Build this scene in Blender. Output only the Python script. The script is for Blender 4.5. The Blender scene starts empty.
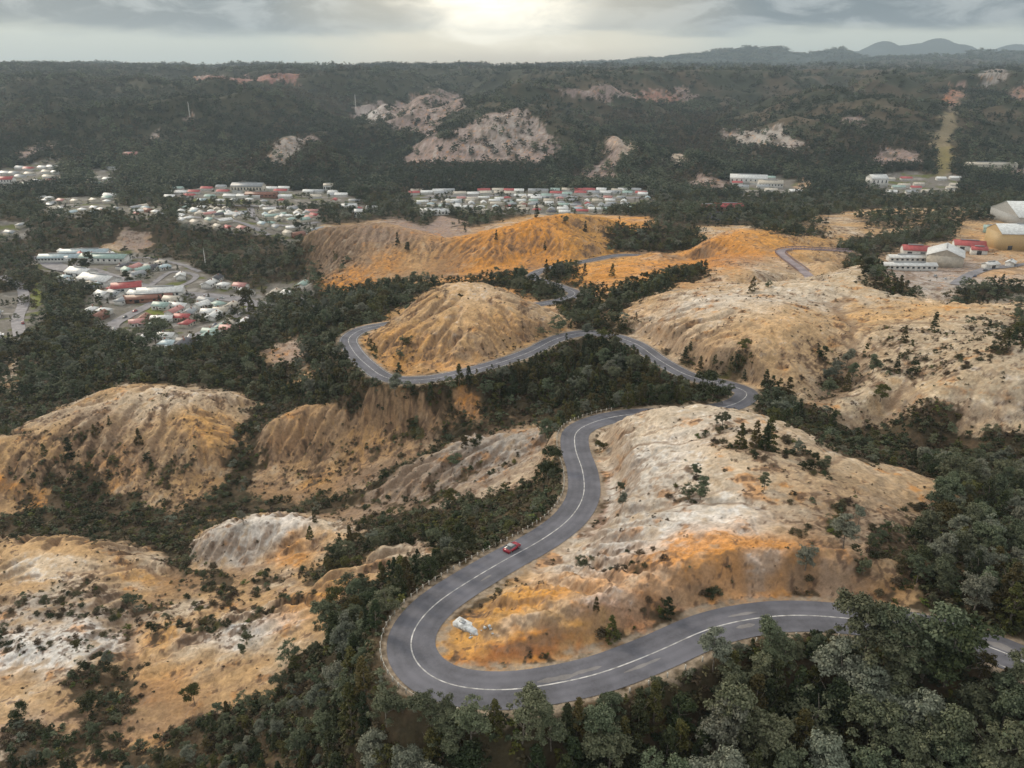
import bpy, math, random
import numpy as np
from math import radians as R

random.seed(11)
rng = np.random.default_rng(11)
SC = bpy.context.scene
COL = SC.collection

# ------------------------------------------------------------------ camera
PITCH = math.atan(321 / 800.0)          # horizon 321 px above the picture centre
CAMZ = 185.0                            # metres above the town flat
cam_d = bpy.data.cameras.new('camera')
cam = bpy.data.objects.new('camera', cam_d)
COL.objects.link(cam)
cam.location = (0, 0, CAMZ)
cam.rotation_euler = (R(90) - PITCH, 0, 0)
cam_d.sensor_width = 36.0
cam_d.lens = 800 / 1024 * 36.0
cam_d.clip_start = 1.0
cam_d.clip_end = 90000
SC.camera = cam

# ------------------------------------------------------------------ world, sun, exposure
SUN_EL, SUN_AZ = 26.0, -48.0             # sun behind thin cloud, ahead and to one side
SC.view_settings.view_transform = 'Standard'
SC.view_settings.look = 'None'
SC.view_settings.gamma = 1.0
SC.view_settings.exposure = 0.55
SC.view_settings.use_curve_mapping = False
SC.cycles.use_denoising = True
SC.cycles.max_bounces = 4
SC.cycles.diffuse_bounces = 2
SC.cycles.glossy_bounces = 2
SC.cycles.transmission_bounces = 2
SC.cycles.transparent_max_bounces = 4
SC.cycles.volume_bounces = 0
SC.cycles.use_adaptive_sampling = True
SC.cycles.adaptive_threshold = 0.015
SC.render.use_persistent_data = False


class NT:
    """small helper for writing node trees"""
    def __init__(self, tree):
        self.t = tree
    def n(self, typ, **kw):
        nd = self.t.nodes.new(typ)
        for k, v in kw.items():
            setattr(nd, k, v)
        return nd
    def link(self, a, b):
        self.t.links.new(a, b)
    def setin(self, sock, v):
        if hasattr(v, 'is_output') or isinstance(v, bpy.types.NodeSocket):
            self.t.links.new(v, sock)
        elif isinstance(v, (tuple, list)) and len(v) == 3 and sock.type == 'RGBA':
            sock.default_value = (*v, 1)
        else:
            sock.default_value = v
    def math(self, op, a, b=0.0, c=0.0, clamp=False):
        nd = self.n('ShaderNodeMath', operation=op, use_clamp=clamp)
        self.setin(nd.inputs[0], a); self.setin(nd.inputs[1], b); self.setin(nd.inputs[2], c)
        return nd.outputs[0]
    def mix(self, f, a, b, blend='MIX'):
        nd = self.n('ShaderNodeMix', data_type='RGBA', blend_type=blend)
        self.setin(nd.inputs[0], f); self.setin(nd.inputs[6], a); self.setin(nd.inputs[7], b)
        return nd.outputs[2]
    def ramp(self, v, lo, hi, a=0.0, b=1.0):
        nd = self.n('ShaderNodeMapRange', interpolation_type='SMOOTHSTEP')
        self.setin(nd.inputs[0], v)
        nd.inputs[1].default_value = lo; nd.inputs[2].default_value = hi
        nd.inputs[3].default_value = a; nd.inputs[4].default_value = b
        return nd.outputs[0]
    def noise(self, vec, scale, detail=3.0, rough=0.5, dist=0.0):
        nd = self.n('ShaderNodeTexNoise')
        if vec is not None: self.link(vec, nd.inputs['Vector'])
        nd.inputs['Scale'].default_value = scale
        nd.inputs['Detail'].default_value = detail
        nd.inputs['Roughness'].default_value = rough
        nd.inputs['Distortion'].default_value = dist
        return nd.outputs[0]


def build_world():
    w = bpy.data.worlds.new('World')
    SC.world = w
    w.use_nodes = True
    w.node_tree.nodes.clear()
    t = NT(w.node_tree)
    out = t.n('ShaderNodeOutputWorld')
    bg = t.n('ShaderNodeBackground')
    STR = 0.10
    bg.inputs[1].default_value = STR
    t.link(bg.outputs[0], out.inputs[0])
    sky = t.n('ShaderNodeTexSky', sky_type='NISHITA')
    sky.sun_disc = False
    sky.sun_elevation = R(SUN_EL)
    sky.sun_rotation = R(SUN_AZ)
    sky.dust_density = 2.0
    tc = t.n('ShaderNodeTexCoord')
    sep = t.n('ShaderNodeSeparateXYZ')
    t.link(tc.outputs['Generated'], sep.inputs[0])
    x, y, z = sep.outputs
    # azimuth / elevation coordinates of the sky, radians
    az = t.math('ARCTAN2', x, y)
    el = t.math('ARCSINE', z)
    cv = t.n('ShaderNodeCombineXYZ')
    t.link(t.math('MULTIPLY', az, 1.0), cv.inputs[0])
    t.link(t.math('MULTIPLY', el, 5.0), cv.inputs[1])
    big = t.noise(cv.outputs[0], 5.0, 6.0, 0.55, 0.3)
    cv2 = t.n('ShaderNodeCombineXYZ')
    t.link(t.math('ADD', az, 7.3), cv2.inputs[0])
    t.link(t.math('MULTIPLY', el, 3.2), cv2.inputs[1])
    tex = t.noise(cv2.outputs[0], 11.0, 8.0, 0.62, 0.5)
    # cloud sheet: starts about 2.4 degrees over the horizon with a ragged lower edge
    edge = t.math('ADD', el, t.math('MULTIPLY', t.math('SUBTRACT', big, 0.5), 0.042))
    cover = t.ramp(edge, 0.024, 0.040)
    # colours divided by the background strength
    k = 1.0 / STR
    low = tuple(c * k for c in (0.62, 0.63, 0.51))
    lowest = tuple(c * k for c in (0.50, 0.53, 0.47))
    band = t.mix(t.ramp(el, 0.0, 0.03), lowest, low)
    c_dark = tuple(c * k for c in (0.10, 0.128, 0.15))
    c_lite = tuple(c * k for c in (0.31, 0.335, 0.34))
    cloud = t.mix(t.ramp(tex, 0.42, 0.60), c_dark, c_lite)
    # overcast gets brighter towards the zenith
    zen = tuple(c * k for c in (0.70, 0.69, 0.66))
    cloud = t.mix(t.ramp(el, 0.10, 0.60), cloud, zen)
    col = t.mix(cover, band, cloud)
    # the gap in the cloud where the low sun shows through
    dx = t.math('SUBTRACT', az, -0.008)
    dy = t.math('SUBTRACT', el, 0.050)
    g = t.math('ADD', t.math('MULTIPLY', t.math('MULTIPLY', dx, dx), 1 / (0.075 ** 2)),
               t.math('MULTIPLY', t.math('MULTIPLY', dy, dy), 1 / (0.030 ** 2)))
    g = t.math('ADD', g, t.math('MULTIPLY', t.math('SUBTRACT', big, 0.5), 3.0))
    g = t.math('ADD', g, t.math('MULTIPLY', t.math('SUBTRACT', tex, 0.5), 5.0))
    gap = t.ramp(g, 2.8, -1.4)
    halo = t.math('MULTIPLY', t.ramp(g, 15.0, 0.3), t.ramp(cover, 1.0, 0.0, 0.35, 0.9))
    col = t.mix(halo, col, tuple(c * k for c in (1.05, 0.88, 0.60)))
    col = t.mix(gap, col, tuple(c * k for c in (1.60, 1.46, 1.18)))
    # warm line low over the horizon under the gap
    wl = t.math('MULTIPLY', t.ramp(t.math('ABSOLUTE', t.math('SUBTRACT', az, 0.02)), 0.30, 0.03), t.ramp(el, 0.020, 0.002))
    col = t.mix(t.math('MULTIPLY', wl, 0.75), col, tuple(c * k for c in (0.62, 0.50, 0.36)))
    # a share of clear Nishita sky shines through everything
    col = t.mix(0.05, col, sky.outputs[0])
    t.link(col, bg.inputs[0])


build_world()
sun_d = bpy.data.lights.new('sun', 'SUN')
sun_d.energy = 1.5
sun_d.angle = R(11)
sun_d.color = (1.0, 0.87, 0.68)
sun = bpy.data.objects.new('sun', sun_d)
COL.objects.link(sun)
sun.location = (0, 0, 400)
# direction the light comes from: azimuth measured from +Y (view direction) towards +X
_a, _e = R(SUN_AZ), R(SUN_EL)
from mathutils import Vector, Matrix
_sd = Vector((math.sin(_a) * math.cos(_e), math.cos(_a) * math.cos(_e), math.sin(_e)))
sun.rotation_euler = _sd.to_track_quat('Z', 'Y').to_euler()


# ------------------------------------------------------------------ numeric helpers
def ray(px, py):
    """direction of the sight line through a pixel"""
    u = (np.asarray(px, float) - 512) / 800.0
    v = (384 - np.asarray(py, float)) / 800.0
    c, s = math.cos(PITCH), math.sin(PITCH)
    return u, c + v * s, -s + v * c

def pix(px, py, z):
    """world point on that sight line at height z below the camera"""
    x, y, d = ray(px, py)
    t = z / d
    return float(x * t), float(y * t), float(z)

def project(X, Y, Z):
    c, s = math.cos(PITCH), math.sin(PITCH)
    z = np.asarray(Z) - CAMZ
    dep = Y * c - z * s
    v = (Y * s + z * c) / dep
    return 512 + 800 * X / dep, 384 - 800 * v

_perm = rng.permutation(4096)
_grad = np.stack([np.cos(_perm / 4096 * 2 * np.pi), np.sin(_perm / 4096 * 2 * np.pi)], 1).astype(np.float32)

def perlin(x, y):
    xi = np.floor(x).astype(np.int64); yi = np.floor(y).astype(np.int64)
    xf = (x - xi).astype(np.float32); yf = (y - yi).astype(np.float32)
    u = xf * xf * xf * (xf * (xf * 6 - 15) + 10)
    v = yf * yf * yf * (yf * (yf * 6 - 15) + 10)
    def g(ix, iy, dx, dy):
        h = (ix * 374761 + iy * 668265 + ((ix * iy) & 1023) * 97) & 4095
        gg = _grad[h]
        return gg[..., 0] * dx + gg[..., 1] * dy
    a = g(xi, yi, xf, yf); b = g(xi + 1, yi, xf - 1, yf)
    c = g(xi, yi + 1, xf, yf - 1); d = g(xi + 1, yi + 1, xf - 1, yf - 1)
    return ((a + (b - a) * u) * (1 - v) + (c + (d - c) * u) * v) * 1.5

def fbm(x, y, scale, octaves=4, gain=0.5, ridged=False, seed=0):
    s = 0; a = 1.0; tot = 0
    x = x / scale + seed * 17.3; y = y / scale + seed * 9.1
    for i in range(octaves):
        p = perlin(x, y)
        if ridged:
            p = 1 - 2 * np.abs(p)
        s = s + a * p; tot += a
        a *= gain; x = x * 2.03 + 5.2; y = y * 2.03 + 1.7
    return s / tot

def sstep(x, a, b):
    t = np.clip((x - a) / (b - a), 0, 1)
    return t * t * (3 - 2 * t)

def catmull(pts, step):
    """dense smooth polyline through 3-D points"""
    P = np.array(pts, float)
    P = np.vstack([2 * P[0] - P[1], P, 2 * P[-1] - P[-2]])
    out = []
    for i in range(1, len(P) - 2):
        p0, p1, p2, p3 = P[i - 1], P[i], P[i + 1], P[i + 2]
        # centripetal parametrisation avoids loops
        t0 = 0; t1 = t0 + max(np.linalg.norm(p1 - p0), 1e-6) ** .5
        t2 = t1 + max(np.linalg.norm(p2 - p1), 1e-6) ** .5; t3 = t2 + max(np.linalg.norm(p3 - p2), 1e-6) ** .5
        n = max(2, int(np.linalg.norm(p2 - p1) / (step * .5)))
        for t in np.linspace(t1, t2, n, endpoint=False):
            A1 = (t1 - t) / (t1 - t0) * p0 + (t - t0) / (t1 - t0) * p1
            A2 = (t2 - t) / (t2 - t1) * p1 + (t - t1) / (t2 - t1) * p2
            A3 = (t3 - t) / (t3 - t2) * p2 + (t - t2) / (t3 - t2) * p3
            B1 = (t2 - t) / (t2 - t0) * A1 + (t - t0) / (t2 - t0) * A2
            B2 = (t3 - t) / (t3 - t1) * A2 + (t - t1) / (t3 - t1) * A3
            out.append((t2 - t) / (t2 - t1) * B1 + (t - t1) / (t2 - t1) * B2)
    out.append(P[-2])
    out = np.array(out)
    d = np.r_[0, np.cumsum(np.linalg.norm(np.diff(out[:, :2], axis=0), axis=1))]
    s = np.arange(0, d[-1], step)
    return np.stack([np.interp(s, d, out[:, k]) for k in range(out.shape[1])], 1)
import time; _t0 = time.time()
# ------------------------------------------------------------------ survey of the highway (pixel, pixel, height below camera)
ROAD_MAIN = [(1120, 715, -79), (1060, 680, -80), (1004, 653.5, -81), (930, 630, -81.6), (855, 619, -82), (787, 615.5, -82.5), (716, 626, -83),
             (657, 652, -84), (599, 674, -84.8), (560, 683, -85.2), (508, 690, -85.6), (464, 688, -86), (437, 680, -86.2), (416.5, 663, -86.5),
             (410, 645, -86.9), (415, 627.5, -87.4), (434, 605, -88.2), (464, 584.5, -89.4), (502, 562, -90.8), (541, 540, -92), (569, 519.5, -93.4),
             (583, 497, -94.6), (583, 473, -95.8), (575, 447, -97), (577, 431, -97.8), (596, 421.5, -98.8), (626, 415, -99.8), (680, 412, -101),
             (725, 407, -102.2), (744, 399, -103), (746, 391.5, -103.4), (724, 384.0, -104), (692, 377, -104.6), (660, 360.5, -105.4), (635, 343.5, -106.2),
             (608, 335, -107), (582, 333, -107.6), (556, 339, -108.1), (530, 352, -108.7), (485, 367, -109.5), (430, 379, -110.2), (391, 379, -110.8),
             (367, 365, -111.3), (352, 349, -111.8), (349, 338, -112.2), (363, 329, -112.8), (385, 324.5, -113.5)]
ROAD_BACK = [(385, 324.5, -113.5), (430, 318, -116), (490, 310, -119), (540, 304, -122), (566, 299, -124), (575, 293, -125.5), (562, 287, -127.5),
             (545, 281.5, -130), (533, 277, -132), (540, 271, -134), (560, 266, -135.5), (589, 260.5, -137), (623, 254.8, -138), (645, 256, -138.6),
             (668, 260.5, -139), (700, 262, -140)]
ROAD_PTS = [pix(*p) for p in ROAD_MAIN] + [pix(*p) for p in ROAD_BACK[1:]]
ROAD = catmull(ROAD_PTS, 0.8)
ks = np.ones(31) / 31
ROAD[:, 2] = np.convolve(np.pad(ROAD[:, 2], 15, mode='edge'), ks, 'valid')
k5 = np.ones(9) / 9
for _c in (0, 1):
    ROAD[:, _c] = np.convolve(np.pad(ROAD[:, _c], 4, mode='edge'), k5, 'valid')
# the side road with a guard fence over the orange hill on the right
SIDE_ROAD = catmull([pix(*p) for p in [(850, 251, -132), (820, 249.5, -131), (795, 248.5, -130), (781, 251, -129), (786, 258, -127), (797, 266, -125), (808, 275, -123), (812, 281, -122)]], 1.5)

# ------------------------------------------------------------------ survey of the land: lines of (px, py, z)
# 'b' after a line: also drop a slope behind it (metres away, metres down)
L = []
def ln(pts, *back):
    L.append((pts, back))
# hill inside the road loop
ln([(600, 440, -94), (622, 419, -95), (645, 409, -91), (675, 405, -86), (705, 404, -84), (760, 418, -84), (800, 436, -84), (870, 466, -86), (945, 484, -89)])
ln([(650, 404, -101), (715, 397, -102.5), (790, 405, -106), (860, 432, -110), (940, 455, -110)])
ln([(600, 505, -92), (640, 470, -88), (700, 470, -82), (780, 480, -81), (850, 510, -81), (920, 530, -84)])
ln([(560, 560, -89), (620, 540, -85), (700, 540, -79.5), (790, 545, -78), (870, 560, -79), (930, 560, -83)])
ln([(470, 618, -85), (520, 590, -84.5), (600, 590, -80), (690, 585, -77.5), (780, 578, -77), (880, 580, -79), (960, 570, -84)])
ln([(455, 640, -85), (500, 650, -83.5), (570, 640, -81), (640, 612, -79.5), (700, 600, -79), (800, 598, -79.5), (880, 600, -80.5)])
# red cut bank over the lower leg of the road
ln([(470, 668, -85), (530, 668, -84), (600, 645, -82.2), (650, 624, -81.3), (720, 607, -80.8), (850, 604, -81)])
# wooded right flank
ln([(990, 500, -92), (1060, 500, -96)])
ln([(980, 560, -86), (1060, 560, -90), (1000, 610, -82), (1080, 620, -84)])
ln([(920, 612, -81), (1000, 636, -80)])
# below the road, towards the viewer
ln([(300, 762, -110), (370, 700, -96), (385, 650, -91), (378, 628, -92), (420, 580, -96), (470, 550, -99), (530, 515, -101), (556, 490, -103)])
ln([(380, 720, -94), (430, 733, -92), (500, 745, -91.5), (560, 742, -91), (640, 712, -90), (700, 690, -89), (760, 668, -88), (840, 668, -87), (930, 672, -87), (1020, 710, -86)])
ln([(300, 900, -112), (420, 900, -104), (560, 900, -100), (700, 880, -98), (840, 860, -97), (1000, 850, -95), (1150, 850, -93)])
ln([(150, 1000, -125), (400, 1100, -120), (700, 1100, -116), (1000, 1100, -112)])
# scrubby gully left of the S bend
ln([(330, 650, -112), (350, 605, -113), (420, 560, -110), (470, 525, -110), (520, 495, -112), (550, 460, -112), (562, 425, -110)])
ln([(280, 720, -116), (240, 760, -118), (330, 700, -110)])
# pale rocky ridge
ln([(350, 492, -130), (400, 466, -124), (450, 444, -119), (500, 432, -113), (545, 424, -108)], (16, 9))
ln([(340, 524, -138), (400, 515, -130), (450, 500, -122), (500, 485, -116), (540, 465, -112)])
# far side of that gully, below the middle road
ln([(455, 425, -119), (500, 415, -117), (560, 405, -113), (610, 395, -112), (660, 388, -110)])
ln([(470, 385, -111), (520, 372, -112), (570, 355, -112), (600, 360, -112), (640, 380, -109)])
# long tawny ridge, western one
ln([(-60, 462, -136), (0, 437, -133), (60, 410, -129), (115, 386, -126), (180, 387, -126), (240, 394, -127), (290, 396, -130)], (30, 12))
ln([(-40, 500, -140), (20, 480, -138), (80, 450, -134), (140, 430, -131), (200, 440, -132), (245, 440, -134)])
ln([(60, 500, -143), (110, 500, -142), (150, 500, -142), (190, 480, -140)])
ln([(-60, 560, -152), (0, 532, -150), (60, 520, -149), (130, 525, -149), (190, 520, -148), (240, 500, -147), (280, 500, -146), (330, 500, -143)])
ln([(262, 430, -139), (252, 460, -143), (245, 490, -146)])
# second tawny ridge
ln([(262, 424, -128), (300, 407, -123), (340, 400, -119), (390, 398, -116), (432, 402, -116)], (14, 4))
ln([(300, 440, -131), (360, 430, -127), (410, 425, -123), (438, 430, -122)])
ln([(290, 480, -141), (340, 472, -137), (390, 462, -132), (430, 448, -127)])
# small pale humps, lower left
ln([(195, 540, -131), (225, 522, -128), (270, 514, -126), (320, 515, -126), (362, 528, -125)], (22, 11))
ln([(190, 590, -138), (240, 575, -133), (300, 560, -127), (350, 550, -122)])
ln([(170, 600, -136), (240, 602, -131), (300, 598, -126), (340, 575, -121)])
ln([(455, 540, -107), (415, 540, -111), (380, 547, -113), (330, 566, -116), (290, 590, -118), (230, 612, -121), (170, 625, -123)])
ln([(420, 575, -108), (380, 590, -110), (340, 620, -112), (290, 660, -116), (210, 690, -122), (120, 720, -124)])
ln([(-60, 560, -140), (0, 537, -134), (60, 536, -132), (110, 543, -131), (160, 556, -132), (182, 575, -135)], (14, 7))
ln([(-60, 640, -134), (0, 600, -131), (60, 590, -130), (110, 590, -130), (150, 605, -131)])
ln([(30, 640, -127), (80, 618, -127), (130, 625, -128)])
ln([(-40, 700, -126), (20, 680, -125), (80, 660, -124), (120, 650, -126), (140, 640, -127)])
ln([(-60, 800, -124), (20, 760, -122), (90, 750, -121), (180, 740, -119)])
ln([(-200, 1100, -125), (0, 1000, -122), (150, 900, -120)])
ln([(-150, 600, -140), (-150, 480, -140), (-200, 800, -128)])
# dome hill wrapped by the road
ln([(368, 333, -111), (385, 322, -109), (410, 303, -104), (440, 289, -100), (470, 284, -98), (505, 290, -99), (540, 303, -103), (560, 318, -106)], (34, 22))
ln([(385, 350, -109), (430, 335, -103), (480, 330, -101), (530, 335, -105)])
ln([(400, 369, -109.3), (450, 362, -107), (490, 355, -107)])
# wooded saddle behind the dome
ln([(300, 320, -140), (350, 310, -134), (390, 295, -138), (430, 278, -142), (480, 277, -140), (520, 283, -134)])
# orange ridge
ln([(300, 232, -135), (330, 224, -128), (392, 221, -124), (425, 230, -127), (450, 236, -129), (490, 228, -124), (530, 217, -119), (570, 212, -117), (610, 215, -120), (650, 221, -125)], (45, 32))
ln([(330, 256, -142), (390, 250, -137), (440, 258, -140), (500, 250, -131), (560, 240, -125), (600, 240, -128)])
ln([(310, 280, -150), (345, 288, -150), (400, 284, -148), (440, 278, -147), (500, 274, -145), (540, 264, -141), (600, 252, -139), (620, 246, -139)])
ln([(640, 238, -140), (700, 240, -139), (690, 250, -139)])
# orange hills at the middle right
ln([(590, 275, -124), (620, 268, -122), (660, 268, -122), (700, 268, -121)])
ln([(660, 250, -130), (700, 240, -126), (740, 228, -126), (790, 236, -127), (830, 240, -132)])
ln([(620, 222, -142), (680, 222, -142), (760, 224, -140), (840, 228, -145)])
ln([(690, 212, -147), (720, 211, -147), (760, 213, -147)])
ln([(690, 218, -147), (720, 220, -147), (755, 219, -147)])
ln([(592, 300, -116), (600, 312, -111)])
ln([(700, 285, -112), (720, 276, -110), (770, 274, -111), (812, 280, -118)])
ln([(730, 258, -122), (760, 262, -120), (840, 262, -124), (830, 272, -118)])
# big pale hill on the right
ln([(606, 328, -106), (620, 312, -104), (650, 296, -101), (700, 290, -97), (740, 290, -94), (800, 300, -90)])
ln([(650, 335, -101), (690, 325, -95), (740, 320, -91), (790, 325, -90)])
ln([(680, 360, -102), (710, 356, -98), (750, 360, -96), (790, 372, -98), (810, 392, -103)])
ln([(770, 386, -103), (815, 400, -107), (880, 415, -107)])
ln([(820, 300, -92), (845, 340, -96), (850, 370, -102), (855, 385, -104)])
ln([(800, 283, -104), (850, 270, -104), (885, 276, -104), (930, 300, -96), (960, 303, -95), (1024, 303, -95), (1090, 300, -96)], (50, 40))
ln([(880, 330, -93), (940, 325, -90), (1024, 325, -88), (1090, 322, -88)])
ln([(870, 370, -98), (940, 360, -92), (1024, 350, -87), (1090, 345, -86)])
ln([(830, 400, -104), (880, 392, -100), (950, 385, -94), (1024, 378, -90), (1090, 375, -89)])
ln([(860, 410, -104), (920, 404, -98), (980, 405, -97), (1040, 410, -97)])
ln([(880, 435, -109), (940, 440, -106), (1000, 445, -103), (1060, 450, -102)])
ln([(930, 462, -110), (1000, 470, -107), (1070, 480, -105)])
# industrial terrace
ln([(820, 262, -142), (860, 285, -136), (920, 288, -140), (1000, 290, -138), (1090, 290, -138)])
ln([(840, 245, -148), (880, 270, -147), (960, 270, -147), (1010, 255, -148), (1100, 255, -148)])
ln([(860, 225, -150), (930, 225, -150), (1000, 228, -150), (1100, 225, -150)])
# town flat and wooded slopes before it
ln([(250, 380, -134), (300, 350, -134), (340, 365, -122)])
ln([(0, 420, -146), (60, 385, -146), (130, 370, -140), (200, 360, -140), (260, 340, -142), (310, 325, -144)])
ln([(-60, 370, -163), (0, 350, -163), (80, 345, -160), (150, 350, -155), (200, 340, -158), (250, 325, -158), (300, 305, -158)])
ln([(-100, 340, -170), (0, 320, -169), (60, 320, -170), (130, 340, -170), (200, 325, -172), (260, 305, -172), (310, 292, -172)])
for row in (300, 285, 270, 258, 248):
    ln([(-150, row, -172), (-50, row, -172), (20, row, -172), (90, row, -172), (160, row, -172), (230, row, -172), (290, row, -172)])
ln([(-150, 225, -160), (-40, 232, -160), (20, 222, -158), (60, 228, -160), (110, 228, -158), (160, 226, -158), (220, 226, -158), (260, 232, -160), (290, 240, -162)])
for row in (205, 198, 190, 186):
    ln([(p, row, -174) for p in range(-200, 1260, 80)])
ln([(260, 215, -173), (330, 212, -172), (420, 212, -168), (540, 206, -170), (660, 212, -170), (760, 214, -165), (860, 212, -165), (1000, 205, -162), (1150, 200, -160)])

def build_controls():
    C = []
    for pts, backs in L:
        P = np.array([pix(*p) for p in pts])
        def dens(P):
            out = []
            for a, b in zip(P[:-1], P[1:]):
                n = max(1, int(np.linalg.norm(b[:2] - a[:2]) / (0.05 * (a[1] + 20))))
                for k in range(n):
                    out.append(a + (b - a) * k / n)
            out.append(P[-1])
            return out
        C += dens(P)
        for (d, dz) in backs:
            rr = np.linalg.norm(P[:, :2], axis=1, keepdims=True)
            Q = P.copy()
            Q[:, :2] *= 1 + d / rr
            Q[:, 2] -= dz
            C += dens(Q)
    C += [p for p in ROAD[::6]]
    C += [p for p in SIDE_ROAD[::4]]
    return np.array(C)

CT = build_controls()

def lp(X, Y):
    return X / Y, np.log(Y)

# fit the control heights with a multiquadric in log-polar plan coordinates (which keep shapes)
def fit(C):
    a, b = lp(C[:, 0], C[:, 1])
    d = np.sqrt((a[:, None] - a[None]) ** 2 + (b[:, None] - b[None]) ** 2 + 0.012 ** 2)
    n = len(C)
    A = np.zeros((n + 1, n + 1))
    A[:n, :n] = d - np.eye(n) * 0.004
    A[:n, n] = 1; A[n, :n] = 1
    w = np.linalg.solve(A, np.r_[C[:, 2], 0])
    return a, b, w
_fa, _fb, _fw = fit(CT)

# polar grid of the land: columns of constant X/Y, rows of growing distance
NU = 1480
US = np.linspace(-1.18, 1.18, NU)
def row_edges():
    r = [math.log(34.0)]
    while r[-1] < math.log(1000):
        r.append(r[-1] + (0.0060 if r[-1] < math.log(75) else 0.00215))
    while r[-1] < math.log(16500):
        Y = math.exp(r[-1])
        r.append(r[-1] + (0.0042 if Y < 4000 else 0.008))
    return np.array(r)
VS = row_edges()
NV = len(VS)

def near_height():
    """control surface on a coarse grid, then smoothly enlarged"""
    cu = np.linspace(US[0], US[-1], 295)
    cv = np.linspace(VS[0], math.log(1500), 330)
    U, V = np.meshgrid(cu, cv)
    out = np.zeros(U.shape)
    for i in range(U.shape[0]):
        d = np.sqrt((U[i][:, None] - _fa) ** 2 + (V[i][:, None] - _fb) ** 2 + 0.012 ** 2)
        out[i] = d @ _fw[:-1] + _fw[-1]
    # light smoothing
    k = np.array([1, 2, 1]) / 4.
    p = np.pad(out, 1, mode='edge')
    p = k[0] * p[:-2] + k[1] * p[1:-1] + k[2] * p[2:]
    out = k[0] * p[:, :-2] + k[1] * p[:, 1:-1] + k[2] * p[:, 2:]
    return cu, cv, out

def bicubic(cu, cv, G, u, v):
    fx = np.clip((u - cu[0]) / (cu[1] - cu[0]), 0, len(cu) - 1.001)
    fy = np.clip((v - cv[0]) / (cv[1] - cv[0]), 0, len(cv) - 1.001)
    ix = fx.astype(int); iy = fy.astype(int)
    tx = fx - ix; ty = fy - iy
    def wts(t):
        return (-0.5 * t + t * t - 0.5 * t ** 3, 1 - 2.5 * t * t + 1.5 * t ** 3, 0.5 * t + 2 * t * t - 1.5 * t ** 3, -0.5 * t * t + 0.5 * t ** 3)
    wx, wy = wts(tx), wts(ty)
    out = 0
    for j in range(4):
        yy = np.clip(iy + j - 1, 0, len(cv) - 1)
        row = 0
        for i in range(4):
            xx = np.clip(ix + i - 1, 0, len(cu) - 1)
            row = row + wx[i] * G[yy, xx]
        out = out + wy[j] * row
    return out

_cu, _cv, _cg = near_height()

# knolls of bare rock and far ranges: (px, py of the crest, distance, half width px, depth in metres)
KNOLLS = [(288, 137, 1500, 34, 150), (322, 148, 1450, 30, 120), (428, 94, 2300, 42, 260), (385, 104, 2150, 22, 160), (500, 113, 1750, 46, 190), (455, 128, 1700, 30, 150), (545, 128, 1700, 28, 140),
          (615, 137, 1500, 18, 110), (640, 146, 1450, 16, 90), (765, 127, 1800, 42, 140), (790, 132, 1750, 26, 120), (893, 149, 1500, 28, 110), (865, 120, 2000, 26, 150),
          (700, 158, 1380, 16, 80), (960, 90, 2300, 60, 400), (1020, 84, 2500, 60, 400), (575, 95, 2600, 60, 300), (640, 85, 3000, 70, 400),
          (110, 74, 3000, 70, 600), (30, 66, 3300, 60, 700), (0, 90, 2500, 60, 400), (200, 90, 2600, 60, 400), (250, 78, 3400, 80, 500), (380, 80, 3300, 90, 400), (700, 80, 3600, 80, 500), (820, 80, 3400, 90, 500)]
RANGES = [(700, 55, 8580, 90, 880), (745, 47, 8970, 32, 720), (772, 46, 8970, 20, 720), (720, 50, 8970, 20, 720), (800, 54, 8970, 40, 720), (840, 49, 8736, 22, 720), (822, 53, 8736, 14, 720), (660, 59, 8580, 60, 720), (600, 62, 8580, 90, 720), (884, 41, 14040, 20, 1040), (905, 46, 14040, 36, 1040), (938, 38, 14040, 17, 960), (925, 43, 14040, 22, 960), (958, 44, 14040, 24, 960), (860, 51, 14040, 36, 1040), (1016, 44, 14430, 24, 1040), (990, 49, 14430, 30, 1040), (985, 51, 7410, 50, 720), (930, 56, 7020, 60, 720), (1040, 51, 7410, 50, 720), (890, 58, 7020, 50, 720), (100, 63, 7020, 40, 720), (35, 63, 7410, 50, 720)]

def far_height(X, Y, rel=False):
    r = Y
    base = -176 + 26 * sstep(r, 1250, 2000) + 36 * sstep(r, 1900, 4500) + 44 * sstep(r, 4500, 10000)
    amp = 80 * sstep(r, 1230, 1800) + 55 * sstep(r, 1800, 2800) - 110 * sstep(r, 4500, 9000)
    n = (fbm(X, Y, 820., 4, 0.42, True, 3) - 0.18) * 1.5 + fbm(X, Y, 2200., 3, 0.5, False, 5) * 0.4
    z = base + amp * n
    if rel: return n
    cap = -2 - 18 * sstep(r, 8000, 2500)
    z = cap - 14 * np.log1p(np.exp(np.clip((cap - z) / 14, -30, 30)))
    return z

def bump(X, Y, z, lst):
    for (px, py, dist, hw, dep) in lst:
        u, dy, dz = ray(px, py)
        cx, cy = dist * u / dy, dist
        zc = dist * dz / dy
        sx = hw / 800. * dist * 0.75
        m = (np.abs(X - cx) < 2.8 * sx) & (np.abs(Y - cy) < 2.8 * dep)
        if not m.any(): continue
        xm, ym, zm = X[m], Y[m], z[m]
        g = np.exp(-((xm - cx) / sx) ** 2 - ((ym - cy) / dep) ** 2)
        z[m] = zm + g * np.maximum(zc - zm, 0) * (1 + 0.16 * fbm(xm, ym, sx * .5, 4, .55, True, 44) * np.abs(1 - g))
    return z

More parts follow.
